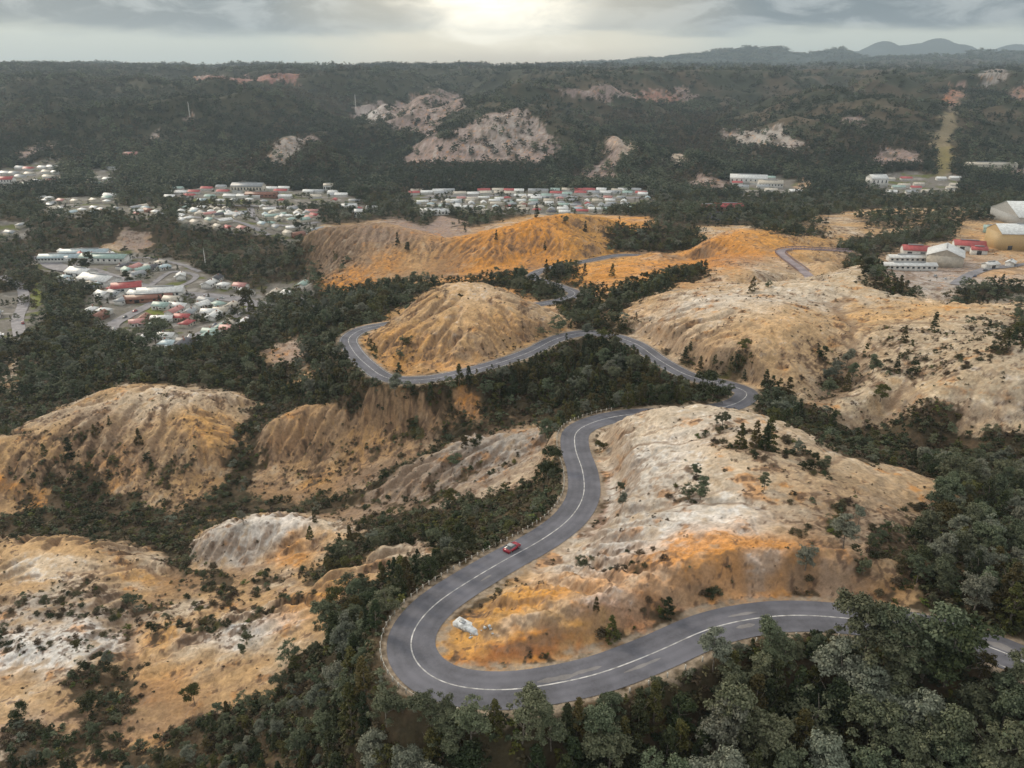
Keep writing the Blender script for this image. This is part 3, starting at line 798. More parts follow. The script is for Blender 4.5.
ORANGE = (0.60, 0.255, 0.045); GOLD = (0.58, 0.30, 0.075); TAN = (0.46, 0.30, 0.155); SAND = (0.56, 0.46, 0.345)
WHITE = (0.65, 0.64, 0.62); GREY = (0.34, 0.31, 0.28); BROWN = (0.16, 0.095, 0.055); RED = (0.27, 0.09, 0.035); PINK = (0.275, 0.21, 0.19); DULL = (0.225, 0.155, 0.105)
BLOBS = [
 # inner hill
 (700, 430, 110, 26, SAND, .8), (720, 470, 120, 60, SAND, .85), (640, 480, 50, 40, WHITE, .65), (690, 440, 60, 16, WHITE, .45), (740, 505, 60, 20, WHITE, .4), (720, 500, 90, 30, SAND, .6), (760, 440, 60, 14, TAN, .6), (660, 548, 80, 26, WHITE, .9), (600, 570, 40, 16, WHITE, .7), (620, 510, 40, 25, GREY, .5),
 (720, 545, 80, 18, ORANGE, .85), (790, 575, 50, 30, ORANGE, .8), (700, 580, 40, 22, ORANGE, .5), (850, 590, 40, 14, ORANGE, .45), (860, 520, 60, 40, DULL, .7), (820, 480, 50, 25, TAN, .6), (520, 600, 60, 22, GOLD, .9),
 (470, 645, 30, 16, GOLD, .7), (560, 625, 50, 20, GOLD, .9), (620, 620, 40, 12, RED, .8), (660, 605, 30, 10, RED, .7), (560, 652, 60, 8, RED, .6), (500, 660, 40, 7, RED, .5), (600, 590, 60, 14, ORANGE, .5), (640, 432, 40, 12, SAND, .7), (594, 500, 8, 30, RED, .5),
 (755, 588, 12, 18, GREY, .6), (800, 592, 9, 16, DULL, .7), (835, 585, 14, 20, GREY, .5), (870, 590, 14, 20, BROWN, .5), (690, 595, 12, 12, DULL, .6), (770, 560, 16, 10, WHITE, .4), (600, 600, 26, 8, WHITE, .4), (520, 628, 20, 8, WHITE, .35), (545, 610, 20, 10, SAND, .6),
 # dome
 (460, 330, 110, 50, GOLD, .75), (440, 345, 60, 24, GOLD, .9), (400, 350, 26, 22, ORANGE, .35), (500, 300, 60, 14, SAND, .6), (520, 330, 40, 20, GOLD, .8), (430, 315, 40, 10, TAN, .7), (460, 360, 60, 7, ORANGE, .6),
 # back ridge
 (350, 250, 46, 26, DULL, .9), (420, 262, 36, 20, TAN, .7), (395, 235, 30, 8, PINK, .5), (350, 285, 26, 10, ORANGE, .8), (500, 250, 50, 26, ORANGE, .85), (560, 235, 50, 22, ORANGE, .8), (600, 225, 26, 16, GOLD, .9), (635, 225, 26, 8, ORANGE, .6), (390, 262, 12, 10, ORANGE, .6), (450, 265, 14, 12, BROWN, .5),
 # mid hills
 (640, 272, 60, 12, ORANGE, .75), (700, 262, 40, 10, ORANGE, .8), (740, 245, 50, 12, ORANGE, .75), (790, 270, 30, 8, SAND, .5), (830, 262, 24, 12, TAN, .8), (660, 240, 40, 6, SAND, .6), (730, 258, 30, 6, RED, .35),
 # pale hill
 (720, 300, 60, 8, WHITE, .85), (790, 284, 40, 8, SAND, .8), (780, 300, 50, 6, WHITE, .7), (700, 330, 60, 16, SAND, .8), (760, 340, 60, 22, GOLD, .5), (800, 385, 50, 14, BROWN, .45), (660, 345, 40, 12, GOLD, .7), (700, 365, 30, 7, ORANGE, .75), (880, 345, 36, 12, GOLD, .8), (950, 330, 60, 16, GREY, .8), (1000, 355, 60, 24, GREY, .7),
 (860, 350, 12, 16, WHITE, .7), (890, 320, 80, 8, TAN, .8), (960, 310, 60, 6, GOLD, .7), (900, 375, 50, 8, ORANGE, .3), (960, 415, 50, 10, ORANGE, .75), (1000, 395, 50, 10, SAND, .8), (900, 405, 50, 8, GOLD, .6), (880, 300, 50, 6, WHITE, .6), (640, 312, 30, 8, GOLD, .6), (960, 330, 90, 20, PINK, .35),
 # west ridges
 (130, 450, 170, 60, (0.37, 0.225, 0.10), .55), (340, 445, 100, 50, (0.36, 0.215, 0.10), .6), (440, 475, 100, 36, (0.27, 0.21, 0.16), .5), (800, 330, 200, 60, SAND, .6), (930, 350, 120, 60, (0.48, 0.42, 0.31), .5), (800, 335, 60, 30, GOLD, .4), (900, 310, 60, 10, GOLD, .5), (700, 345, 50, 14, TAN, .6),
 (130, 405, 80, 14, SAND, .6), (200, 400, 60, 12, SAND, .65), (60, 430, 50, 12, TAN, .6), (205, 430, 30, 20, GOLD, .8), (150, 440, 40, 20, TAN, .6), (110, 470, 30, 16, ORANGE, .45), (165, 490, 26, 18, TAN, .7), (5, 480, 10, 10, ORANGE, .8), (40, 500, 10, 14, ORANGE, .7), (100, 430, 30, 20, DULL, .5),
 (350, 420, 50, 14, TAN, .8), (310, 450, 40, 24, TAN, .4), (390, 430, 40, 20, GOLD, .35), (320, 485, 14, 12, GOLD, .9), (370, 455, 30, 16, GOLD, .4), (290, 440, 24, 14, ORANGE, .25), (340, 440, 60, 30, DULL, .3), (470, 410, 16, 20, ORANGE, .9), (290, 350, 22, 12, PINK, .7),
 # rocky ridge, humps
 (450, 470, 80, 26, GREY, .75), (400, 490, 60, 20, DULL, .5), (500, 440, 40, 12, GREY, .8), (270, 525, 50, 10, WHITE, .7), (230, 550, 40, 14, GREY, .8), (310, 540, 30, 10, GOLD, .5), (290, 560, 16, 10, ORANGE, .7), (340, 525, 20, 6, SAND, .8),
 (400, 555, 50, 10, SAND, .9), (330, 585, 40, 12, GOLD, .7), (250, 630, 40, 12, WHITE, .8), (170, 630, 30, 10, GOLD, .8), (190, 680, 50, 22, TAN, .8), (300, 610, 30, 12, ORANGE, .4), (165, 690, 24, 16, ORANGE, .4),
 (50, 545, 60, 8, TAN, .8), (130, 575, 40, 10, GOLD, .85), (60, 565, 50, 8, SAND, .8), (60, 610, 60, 14, GREY, .7), (20, 650, 50, 20, WHITE, .9), (90, 640, 30, 14, WHITE, .7), (40, 690, 50, 18, TAN, .6), (40, 740, 60, 20, PINK, .5), (110, 720, 40, 20, DULL, .6), (180, 735, 50, 12, ORANGE, .3),
 # far rocks
 (290, 150, 30, 16, GREY, .8), (372, 115, 14, 12, WHITE, 1.), (425, 110, 40, 20, PINK, .9), (480, 145, 80, 30, PINK, .95), (510, 130, 30, 16, GREY, .5), (610, 158, 30, 16, PINK, .9), (630, 145, 12, 6, SAND, .8), (675, 158, 14, 8, SAND, .9), (762, 138, 40, 12, GREY, 1), (892, 157, 30, 8, PINK, 1),
 (620, 95, 70, 10, PINK, 1), (660, 100, 30, 6, (.33, .15, .10), .7), (953, 95, 8, 10, RED, .9), (1016, 93, 10, 8, RED, .5), (990, 75, 20, 6, GREY, .9), (245, 81, 60, 6, (.28, .14, .12), 1), (32, 150, 20, 6, PINK, .9), (700, 185, 40, 8, PINK, .9), (590, 175, 30, 8, PINK, .9), (858, 125, 14, 8, PINK, 1),
 (160, 115, 20, 20, GREY, .6), (900, 183, 50, 12, PINK, .9), (1000, 170, 40, 6, PINK, .8), (60, 260, 20, 10, PINK, .9), (94, 252, 8, 6, ORANGE, .9), (115, 255, 30, 8, SAND, .7), (135, 240, 16, 12, PINK, .8), (425, 224, 40, 8, PINK, .9),
 (930, 270, 60, 16, (.36, .31, .29), .9), (1000, 245, 40, 10, TAN, .8), (985, 240, 20, 8, ORANGE, .5), (995, 277, 16, 5, GOLD, .9), (960, 283, 60, 7, (.38, .35, .33), .8), (900, 215, 60, 10, TAN, .6), (800, 238, 40, 8, GOLD, .5), (985, 225, 30, 10, TAN, .7), (1010, 292, 30, 6, (.5, .47, .42), .6), (880, 255, 20, 10, TAN, .7),
]
C0 = np.zeros(GX.shape + (3,))
C0[:] = TAN
C0 += (np.array(SAND) - TAN) * sstep(NZ1, -0.2, 0.5)[..., None]
_far = sstep(GY, 1150, 1500)[..., None]
C0 = C0 * (1 - _far) + np.array(PINK) * _far
jit = np.clip(1 + NZ2 * 0.7 + NZ4 * .4, 0.25, 1.8)
for (px, py, rx, ry, c, s) in BLOBS:
    w = np.clip(blob(px, py, rx * 1.15, ry * 1.15) * 1.5 * s * jit, 0, s)
    C0 = C0 * (1 - w[..., None]) + np.array(c) * w[..., None]

def mixc(C, c, w):
    w = np.clip(w, 0, 1)[..., None]
    return C * (1 - w) + np.array(c) * w
bright = 1 + 0.16 * NZ2 + 0.15 * NZ3 + 0.10 * STR + 0.10 * NZ4
C0 = C0 * np.clip(bright, 0.55, 1.5)[..., None]
# mineral patches a few metres across
_lum = C0.mean(-1)
C0 = mixc(C0, WHITE, sstep(NZ4 + 0.5 * STR, 0.35, 1.0) * 0.65 * sstep(_lum, 0.36, 0.52))
C0 = C0 * (1 - 0.30 * (1 - sstep(np.abs(STR + .2 * NZ3), 0.0, 0.09)) * (GY < 700))[..., None]
C0 = mixc(C0, ORANGE, sstep(NZ2 - 0.6 * STR, 0.45, 1.1) * 0.6)
C0 = mixc(C0, DULL, sstep(-NZ4 * .5 + NZ1 * .8 + NZ2 * .4, 0.3, 1.0) * 0.55)
# runnels carry darker gravel and dead stems
RUN = sstep(FLn, 0.25, 1.0)
C0 = mixc(C0, BROWN, RUN * 0.75 * (0.6 + 0.4 * np.clip(NZ2 + .5, 0, 1)))
C0 = mixc(C0, DULL, sstep(FLn + 0.35 * NZ2, 0.05, 0.5) * 0.28)
# steep faces are mixed browner than the rounded tops
_gy = np.gradient(GZ, axis=0) / (np.gradient(VV, axis=0) * GY); _gx = np.gradient(GZ, axis=1) / (np.gradient(UU, axis=1) * GY)
SLOPE = np.sqrt(_gx ** 2 + _gy ** 2)
C0 = mixc(C0, DULL, sstep(SLOPE + NZ2 * .45 + NZ4 * .3, 0.45, 1.05) * 0.62 * (GY < 1200))

# vegetation cover 0..1
tuft = sstep(NZ3 + 0.8 * NZ2 + 0.5 * NZ1 + SCR * 1.5, 0.62, 1.05)
scr_n = np.clip(sstep(SCR * 1.35 + 0.40 * NZ2 + 0.25 * NZ1 + 0.35 * RUN, 0.60, 1.15), 0, 1)
VEG = np.maximum(1 - BARE, scr_n * (SCR > 0.02))
VEG = np.maximum(VEG, sstep(SCR + NZ4 * 0.4, 0.75, 1.1))
# verge of the highway
d_road, _ = RF.at(GX, GY)
verge = sstep(d_road + NZ2 * 1.2, HALF + 1.9, HALF + 0.9)
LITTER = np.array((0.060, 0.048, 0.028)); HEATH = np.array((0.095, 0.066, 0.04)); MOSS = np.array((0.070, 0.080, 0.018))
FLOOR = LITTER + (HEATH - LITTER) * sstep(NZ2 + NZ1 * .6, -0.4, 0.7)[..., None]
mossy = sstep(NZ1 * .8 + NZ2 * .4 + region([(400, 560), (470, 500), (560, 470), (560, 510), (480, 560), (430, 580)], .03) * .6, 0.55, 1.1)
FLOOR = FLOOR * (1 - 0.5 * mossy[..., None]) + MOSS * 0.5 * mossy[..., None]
# thin dead scrub on the bare land, as brown flecks
CC = mixc(C0, (0.11, 0.07, 0.048), tuft * 0.8 * (BARE > 0.2))
_fk = sstep(GY, 1100, 1400) * (BARE > .2)
_fn = fbm(GX * 1.6, GY * .5, 26., 4, 0.65, False, 78) * 2.2
CC = mixc(CC, (0.10, 0.082, 0.062), _fk * sstep(_fn, .15, .7) * .8)
CC = mixc(CC, (0.50, 0.47, 0.43), _fk * sstep(-_fn, .35, .9) * .45)
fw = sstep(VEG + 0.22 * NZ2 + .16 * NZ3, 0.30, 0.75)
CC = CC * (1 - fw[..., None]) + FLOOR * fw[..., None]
CC = mixc(CC, (0.035, 0.045, 0.034), sstep(GY, 5500, 8000) * (BARE < .5))
RELF = np.zeros(GX.shape); _fr = VS > math.log(1200)
RELF[_fr] = far_height(GX[_fr], GY[_fr], True)
_side = 0.72 + 0.28 * sstep(GX / GY, -0.35, 0.15)
OPENTOP = sstep(RELF + 0.12 * NZ1, 0.02, 0.40) * sstep(GY, 1300, 1700) * _side * (BARE < .4)
CC = mixc(CC, (0.040, 0.044, 0.026), OPENTOP * sstep(GY, 5500, 3500))
CC = mixc(CC, (0.095, 0.074, 0.048), OPENTOP * sstep(GY, 5500, 3500) * sstep(GX / GY + .15 * NZ1, -.08, .12) * sstep(fbm(GX, GY, 130., 4, .6, False, 77) * 2.2, -.4, .5))
# open shoulders of gravel
CC = mixc(CC, (0.34, 0.27, 0.20), verge * np.clip(0.7 + NZ3 * .6, 0, 1))
# grass, gravel and yards of the town
TOWN_POLY = dict(
 main=[(30, 262), (60, 252), (130, 250), (185, 262), (215, 278), (262, 290), (275, 306), (240, 330), (190, 350), (160, 356), (110, 335), (80, 312), (95, 290), (60, 282)],
 east_row=[(262, 282), (310, 278), (312, 300), (270, 300)],
 river=[(180, 208), (260, 208), (320, 212), (322, 228), (280, 240), (220, 232), (180, 226)],
 station=[(165, 190), (240, 186), (320, 190), (360, 200), (370, 214), (330, 208), (250, 206), (165, 202)],
 upper=[(-20, 168), (60, 160), (62, 182), (0, 190), (-40, 190)], upper2=[(85, 172), (118, 168), (118, 184), (95, 188)],
 mid=[(40, 200), (115, 195), (122, 214), (80, 218), (45, 214)], mid2=[(118, 206), (165, 206), (165, 220), (125, 220)],
 left=[(-20, 222), (32, 222), (30, 236), (-20, 244)], corner=[(-40, 300), (28, 290), (50, 310), (30, 340), (-40, 350)],
 north=[(405, 192), (650, 190), (655, 205), (600, 214), (500, 214), (420, 212)],
 mill=[(725, 175), (790, 178), (800, 196), (740, 196)], mill2=[(865, 178), (905, 172), (965, 178), (960, 196), (890, 198)],
)
TMASK = {k: region(v, 0.006) for k, v in TOWN_POLY.items()}
TOWNM = np.zeros(GX.shape)
for k, m in TMASK.items():
    TOWNM = np.maximum(TOWNM, m)
tn = fbm(GX, GY, 22., 3, 0.6, False, 51)
TC = np.zeros(GX.shape + (3,)); TC[:] = (0.17, 0.155, 0.135)
TC = mixc(TC, (0.11, 0.12, 0.035), sstep(tn, 0.1, 0.35))
TC = mixc(TC, (0.30, 0.28, 0.26), sstep(-tn, 0.15, 0.4))
CC = CC * (1 - TOWNM[..., None]) + TC * TOWNM[..., None]
# cleared strip under the power line, grass oval and lawn
strip = region([(930, 176), (938, 128), (946, 108), (956, 108), (953, 130), (948, 176)], .004)
CC = mixc(CC, (0.26, 0.21, 0.13), strip * .85)
CC = mixc(CC, (0.24, 0.20, 0.06), region([(932, 172), (936, 150), (948, 150), (946, 172)], .01) * .7)
lawn = region([(30, 300), (36, 284), (42, 284), (44, 302), (36, 310)], .004) + region([(195, 199), (250, 199), (250, 202), (195, 203)], .003) + region([(140, 305), (172, 303), (176, 312), (148, 315)], .004)
CC = mixc(CC, (0.16, 0.18, 0.035), lawn * .9)
OPEN = np.maximum.reduce([TOWNM, strip, np.clip(lawn, 0, 1), verge])
VEGD = VEG * (1 - OPEN) * (1 - 0.80 * OPENTOP) * (d_road > HALF + 1.9)
CC = np.clip(CC, 0.01, 0.8)
SD, _ = SF.at(GX, GY); VEGD = VEGD * (SD > 6)

def look(G, X, Y):
    """value of a land map at world places"""
    u = X / Y
    ix = np.clip(np.rint((u - US[0]) / (US[1] - US[0])).astype(int), 0, NU - 1)
    iy = np.clip(np.rint(np.interp(np.log(Y), VS, np.arange(NV))).astype(int), 0, NV - 1)
    return G[iy, ix]

# ------------------------------------------------------------------ building helpers
def material(name):
    m = bpy.data.materials.new(name)
    m.use_nodes = True
    t = NT(m.node_tree)
    return m, t, m.node_tree.nodes['Principled BSDF']

def flat_mat(name, col, rough=0.7, var=0.10, scale=1.2, metal=0.0, bump=0.0):
    m, t, p = material(name)
    tc = t.n('ShaderNodeTexCoord')
    nz = t.noise(tc.outputs['Object'], scale, 4, 0.6)
    dark = tuple(c * (1 - var * 2) for c in col); lite = tuple(min(1, c * (1 + var * 1.6)) for c in col)
    t.link(t.mix(t.ramp(nz, 0.3, 0.7), dark, lite), p.inputs['Base Color'])
    p.inputs['Roughness'].default_value = rough
    p.inputs['Metallic'].default_value = metal
    p.inputs['Specular IOR Level'].default_value = 0.3
    if bump:
        b = t.n('ShaderNodeBump'); b.inputs[0].default_value = bump
        t.link(nz, b.inputs['Height']); t.link(b.outputs[0], p.inputs['Normal'])
    return m

def grid_mesh(name, X, Y, Z):
    ny, nx = X.shape
    me = bpy.data.meshes.new(name)
    co = np.stack([X, Y, Z], -1).reshape(-1, 3).astype(np.float32)
    idx = np.arange(ny * nx).reshape(ny, nx)
    q = np.stack([idx[:-1, :-1], idx[:-1, 1:], idx[1:, 1:], idx[1:, :-1]], -1).reshape(-1, 4).astype(np.int32)
    me.vertices.add(len(co)); me.vertices.foreach_set('co', co.ravel())
    me.loops.add(q.size); me.loops.foreach_set('vertex_index', q.ravel())
    me.polygons.add(len(q)); me.polygons.foreach_set('loop_start', np.arange(0, q.size, 4, dtype=np.int32))
    me.polygons.foreach_set('use_smooth', np.ones(len(q), bool))
    me.update()
    return me

def raw_mesh(name, verts, faces, mats=None, midx=None, smooth=False):
    me = bpy.data.meshes.new(name)
    v = np.asarray(verts, np.float32)
    me.vertices.add(len(v)); me.vertices.foreach_set('co', v.ravel())
    if isinstance(faces, np.ndarray):
        n, k = faces.shape
        me.loops.add(n * k); me.loops.foreach_set('vertex_index', faces.astype(np.int32).ravel())
        me.polygons.add(n); me.polygons.foreach_set('loop_start', np.arange(0, n * k, k, dtype=np.int32))
    else:
        li = [i for f in faces for i in f]; st = np.r_[0, np.cumsum([len(f) for f in faces])[:-1]].astype(np.int32)
        me.loops.add(len(li)); me.loops.foreach_set('vertex_index', li)
        me.polygons.add(len(faces)); me.polygons.foreach_set('loop_start', st)
    me.update(calc_edges=True)
    if smooth: me.polygons.foreach_set('use_smooth', np.ones(len(me.polygons), bool))
    for m in (mats or []): me.materials.append(m)
    if midx is not None: me.polygons.foreach_set('material_index', np.asarray(midx, np.int32))
    return me

def link(name, me, parent=None, loc=None, rz=0.0):
    o = bpy.data.objects.new(name, me)
    COL.objects.link(o)
    if parent is not None: o.parent = parent
    if loc is not None: o.location = loc
    if rz: o.rotation_euler = (0, 0, rz)
    return o

def tag(o, label=None, cat=None, group=None, kind=None):
    if label: o['label'] = label
    if cat: o['category'] = cat
    if group: o['group'] = group
    if kind: o['kind'] = kind
    return o

def thing(name, label, cat, loc, rz=0.0, group=None):
    o = bpy.data.objects.new(name, None); COL.objects.link(o)
    o.location = loc; o.rotation_euler = (0, 0, rz); o.empty_display_size = 0.5
    return tag(o, label, cat, group)

def copy_thing(src, loc, rz=0.0, scale=None, label=None, group=None):
    c = src.copy(); COL.objects.link(c)
    c.location = loc; c.rotation_euler = (0, 0, rz)
    if scale is not None: c.scale = scale
    if label: c['label'] = label
    if group: c['group'] = group
    for ch in src.children:
        d = ch.copy(); COL.objects.link(d); d.parent = c
        for g in ch.children:
            e = g.copy(); COL.objects.link(e); e.parent = d
    return c

# ------------------------------------------------------------------ the ground
def ground_material():
    m, t, p = material('ground')
    at_ = t.n('ShaderNodeAttribute', attribute_name='tint')
    tc = t.n('ShaderNodeTexCoord')
    ob = tc.outputs['Object']
    f1 = t.noise(ob, 1.1, 6, 0.68)
    f2 = t.noise(ob, 0.22, 5, 0.6)
    v = t.math('ADD', t.math('MULTIPLY', t.ramp(f1, 0.28, 0.72), 0.42), t.math('MULTIPLY', t.ramp(f2, 0.3, 0.7), 0.25))
    k = t.math('ADD', v, 0.68)
    cb = t.n('ShaderNodeCombineXYZ')
    for i in range(3): t.link(k, cb.inputs[i])
    col = t.mix(1.0, at_.outputs['Color'], cb.outputs[0], 'MULTIPLY')
    t.link(col, p.inputs['Base Color'])
    p.inputs['Roughness'].default_value = 0.92
    p.inputs['Specular IOR Level'].default_value = 0.15
    b = t.n('ShaderNodeBump'); b.inputs['Strength'].default_value = 0.55; b.inputs['Distance'].default_value = 0.35
    t.link(t.math('ADD', f1, t.math('MULTIPLY', f2, 2.0)), b.inputs['Height'])
    t.link(b.outputs[0], p.inputs['Normal'])
    return m

me = grid_mesh('ground', GX, GY, GZ + CAMZ)
ca = me.color_attributes.new('tint', 'FLOAT_COLOR', 'POINT')
ca.data.foreach_set('color', np.concatenate([CC, np.ones(CC.shape[:2] + (1,))], -1).astype(np.float32).ravel())
me.materials.append(ground_material())
tag(link('ground', me), kind='structure')

# ------------------------------------------------------------------ highway
def asphalt(name, base, dark=0.7, lite=1.25):
    m, t, p = material(name)
    tc = t.n('ShaderNodeTexCoord'); ob = tc.outputs['Object']
    a = t.noise(ob, 0.14, 5, 0.6); b = t.noise(ob, 2.2, 4, 0.7)
    c1 = t.mix(t.ramp(a, 0.35, 0.68), tuple(c * dark for c in base), tuple(c * lite for c in base))
    c2 = t.mix(t.ramp(b, 0.3, 0.75, 0.0, 0.35), c1, tuple(c * 1.35 for c in base))
    if name == 'asphalt':
        wr = t.n('ShaderNodeAttribute', attribute_name='wear')
        c2 = t.mix(1.0, c2, wr.outputs['Color'], 'MULTIPLY')
    t.link(c2, p.inputs['Base Color'])
    p.inputs['Roughness'].default_value = 0.72
    p.inputs['Specular IOR Level'].default_value = 0.35
    return m
M_ASPH = asphalt('asphalt', (0.125, 0.125, 0.146))
M_PAINT = flat_mat('road_paint', (0.50, 0.49, 0.48), 0.7, 0.25, 0.8)
M_PATCH = asphalt('worn_asphalt', (0.20, 0.19, 0.19), 0.7, 1.25)

def strip_xyz(line, offs, dz):
    t = np.gradient(line[:, :2], axis=0); t /= np.linalg.norm(t, axis=1, keepdims=True)
    nn = np.stack([-t[:, 1], t[:, 0]], 1)
    X = np.stack([line[:, 0] + nn[:, 0] * o for o in offs], 1); Y = np.stack([line[:, 1] + nn[:, 1] * o for o in offs], 1)
    Z = np.stack([line[:, 2] + dz - abs(o) * 0.012 for o in offs], 1) + CAMZ
    return X, Y, Z

def strip(name, line, offs, dz, mat, label=None):
    o = link(name, grid_mesh(name, *strip_xyz(line, offs, dz)))
    o.data.materials.append(mat)
    return tag(o, kind='structure')
SEG = ROAD[:, 1]
offs_ = np.linspace(-HALF, HALF, 21)
edge_ = 0.22 * fbm(np.arange(len(ROAD)) * .8, np.zeros(len(ROAD)), 3.0, 3, .6, False, 91) * 2
ro_ = strip('road', ROAD, tuple(offs_), 0.03, M_ASPH)
wear = 1 - 0.13 * sum(np.exp(-((offs_ - c) / .38) ** 2) for c in (-2.7, -1.1, 1.1, 2.7)) + 0.10 * np.exp(-((np.abs(offs_) - 3.8) / .25) ** 2)
wn = 1 + 0.10 * fbm(np.arange(len(ROAD)) * .8, np.zeros(len(ROAD)), 14., 3, .6, False, 92)[:, None] * 2 + 0.10 * fbm(np.arange(len(ROAD))[:, None] * .8 + offs_[None] * 0, offs_[None] + np.zeros((len(ROAD), 1)), 2.2, 3, .6, False, 93)
wc = (wear[None] * wn)[..., None] * np.ones(3)
ca = ro_.data.color_attributes.new('wear', 'FLOAT_COLOR', 'POINT')
ca.data.foreach_set('color', np.concatenate([wc, np.ones(wc.shape[:2] + (1,))], -1).astype(np.float32).ravel())

def ribbon(name, i0, i1, off, w, mat, dz=0.045, jag=0.0):
    seg = ROAD[i0:i1]
    o = strip(name, seg, (off - w / 2, off + w / 2), dz, mat)
    return o
nR = len(ROAD)
def road_index(px, py):
    P = np.array(project(ROAD[:, 0], ROAD[:, 1], ROAD[:, 2] + CAMZ)).T
    return int(np.argmin((P[:, 0] - px) ** 2 + (P[:, 1] - py) ** 2))
iend = road_index(385, 324)
ribbon('centre_line', 0, nR, 0.0, 0.21, M_PAINT)
ribbon('edge_line', 0, road_index(930, 630), 3.3, 0.16, M_PAINT)
ribbon('edge_line', road_index(692, 377), iend, 3.45, 0.14, M_PAINT)
ribbon('edge_line', road_index(692, 377), iend, -3.45, 0.14, M_PAINT)
def patch(name, px, py, off, ln_, w, rz=0):
    i = road_index(px, py)
    n = int(ln_ / 0.8)
    seg = ROAD[i - n // 2:i + n // 2 + 1]
    t = np.gradient(seg[:, :2], axis=0); t /= np.linalg.norm(t, axis=1, keepdims=True)
    nn = np.stack([-t[:, 1], t[:, 0]], 1)
    prof = np.sqrt(np.clip(1 - np.linspace(-1, 1, len(seg)) ** 2, 0.02, 1)) * w / 2
    jg = 1 + 0.25 * np.sin(np.arange(len(seg)) * 1.9 + px)
    X = np.stack([seg[:, 0] + nn[:, 0] * (off + s * prof * jg) for s in (-1, 1)], 1); Y = np.stack([seg[:, 1] + nn[:, 1] * (off + s * prof * jg) for s in (-1, 1)], 1)
    Z = np.stack([seg[:, 2] + 0.038 - abs(off) * 0.012] * 2, 1) + CAMZ
    o = link(name, grid_mesh(name, X, Y, Z)); o.data.materials.append(M_PATCH); tag(o, kind='structure')
patch('worn_patch', 562, 684, -0.9, 7, 1.0)
patch('worn_patch', 590, 678, -1.2, 6, 0.7)
patch('worn_patch', 742, 618, 1.3, 4.5, 1.0)
patch('worn_patch', 745, 618, -1.5, 5.5, .6)
patch('worn_patch', 1000, 655, -1.2, 5, 1.6)
patch('worn_patch', 480, 574, -1.6, 4, .5)
patch('worn_patch', 640, 662, 1.4, 7, .6)

# side road on the orange hill and the streets of the town
strip('side_road', SIDE_ROAD, (-3.2, 0, 3.2), 0.04, asphalt('side_road', (0.26, 0.215, 0.225)))
M_STREET = asphalt('street_asphalt', (0.21, 0.20, 0.215))
STREETS = [([(40, 256), (62, 268), (95, 273), (130, 284), (175, 293), (230, 299), (280, 303), (340, 306)], 8.0), ([(176, 293), (150, 305), (128, 316), (112, 326), (118, 338)], 5.0), ([(262, 302), (235, 318), (205, 332), (170, 345)], 3.5),
           ([(150, 286), (172, 272), (196, 276), (172, 291)], 2.6), ([(60, 268), (100, 262), (150, 264)], 2.6), ([(20, 336), (18, 318), (24, 300), (20, 286), (0, 276)], 4.0), ([(250, 208), (262, 222), (285, 226), (320, 222)], 4.0), ([(186, 216), (250, 226), (270, 236)], 3.5), ([(165, 204), (240, 206), (330, 205)], 3.5), ([(420, 198), (520, 196), (650, 199)], 5.0), ([(955, 285), (985, 270), (1060, 262)], 4.0), ([(200, 272), (170, 262), (120, 256)], 2.4), ([(60, 206), (110, 210)], 2.8)]
STREET_LINES = []
for pts, hw in STREETS:
    P = [at(*p) for p in pts]
    Lr = catmull([(x, y, 0) for x, y in P], 4.0)
    h = height(Lr[:, 0], Lr[:, 1]) - CAMZ
    k = np.ones(7) / 7
    h = np.convolve(np.pad(h, 3, mode='edge'), k, 'valid')
    Lr[:, 2] = h
    STREET_LINES.append((Lr, hw))
    t_ = np.gradient(Lr[:, :2], axis=0); t_ /= np.linalg.norm(t_, axis=1, keepdims=True)
    offs = (-hw, -hw / 2, 0, hw / 2, hw)
    X, Y, Z = strip_xyz(Lr, offs, 0)
    Z = np.maximum(height(X, Y), Z) + 0.35
    o = link('street', grid_mesh('street', X, Y, Z)); o.data.materials.append(M_STREET); tag(o, kind='structure')

# ------------------------------------------------------------------ labels that single a thing out by look, landmark and order
ORD = ['first', 'second', 'third', 'fourth', 'fifth', 'sixth', 'seventh', 'eighth', 'ninth', 'tenth', 'eleventh', 'twelfth', 'thirteenth', 'fourteenth', 'fifteenth',
       'sixteenth', 'seventeenth', 'eighteenth', 'nineteenth', 'twentieth']
_T10 = {2: 'twenty', 3: 'thirty', 4: 'forty', 5: 'fifty', 6: 'sixty', 7: 'seventy', 8: 'eighty', 9: 'ninety'}
_T10TH = {2: 'twentieth', 3: 'thirtieth', 4: 'fortieth', 5: 'fiftieth', 6: 'sixtieth', 7: 'seventieth', 8: 'eightieth', 9: 'ninetieth'}
def ordinal(n):
    if n <= 20: return ORD[n - 1]
    t, r = divmod(n, 10)
    return _T10TH[t] if r == 0 else _T10[t] + '-' + ORD[r - 1]

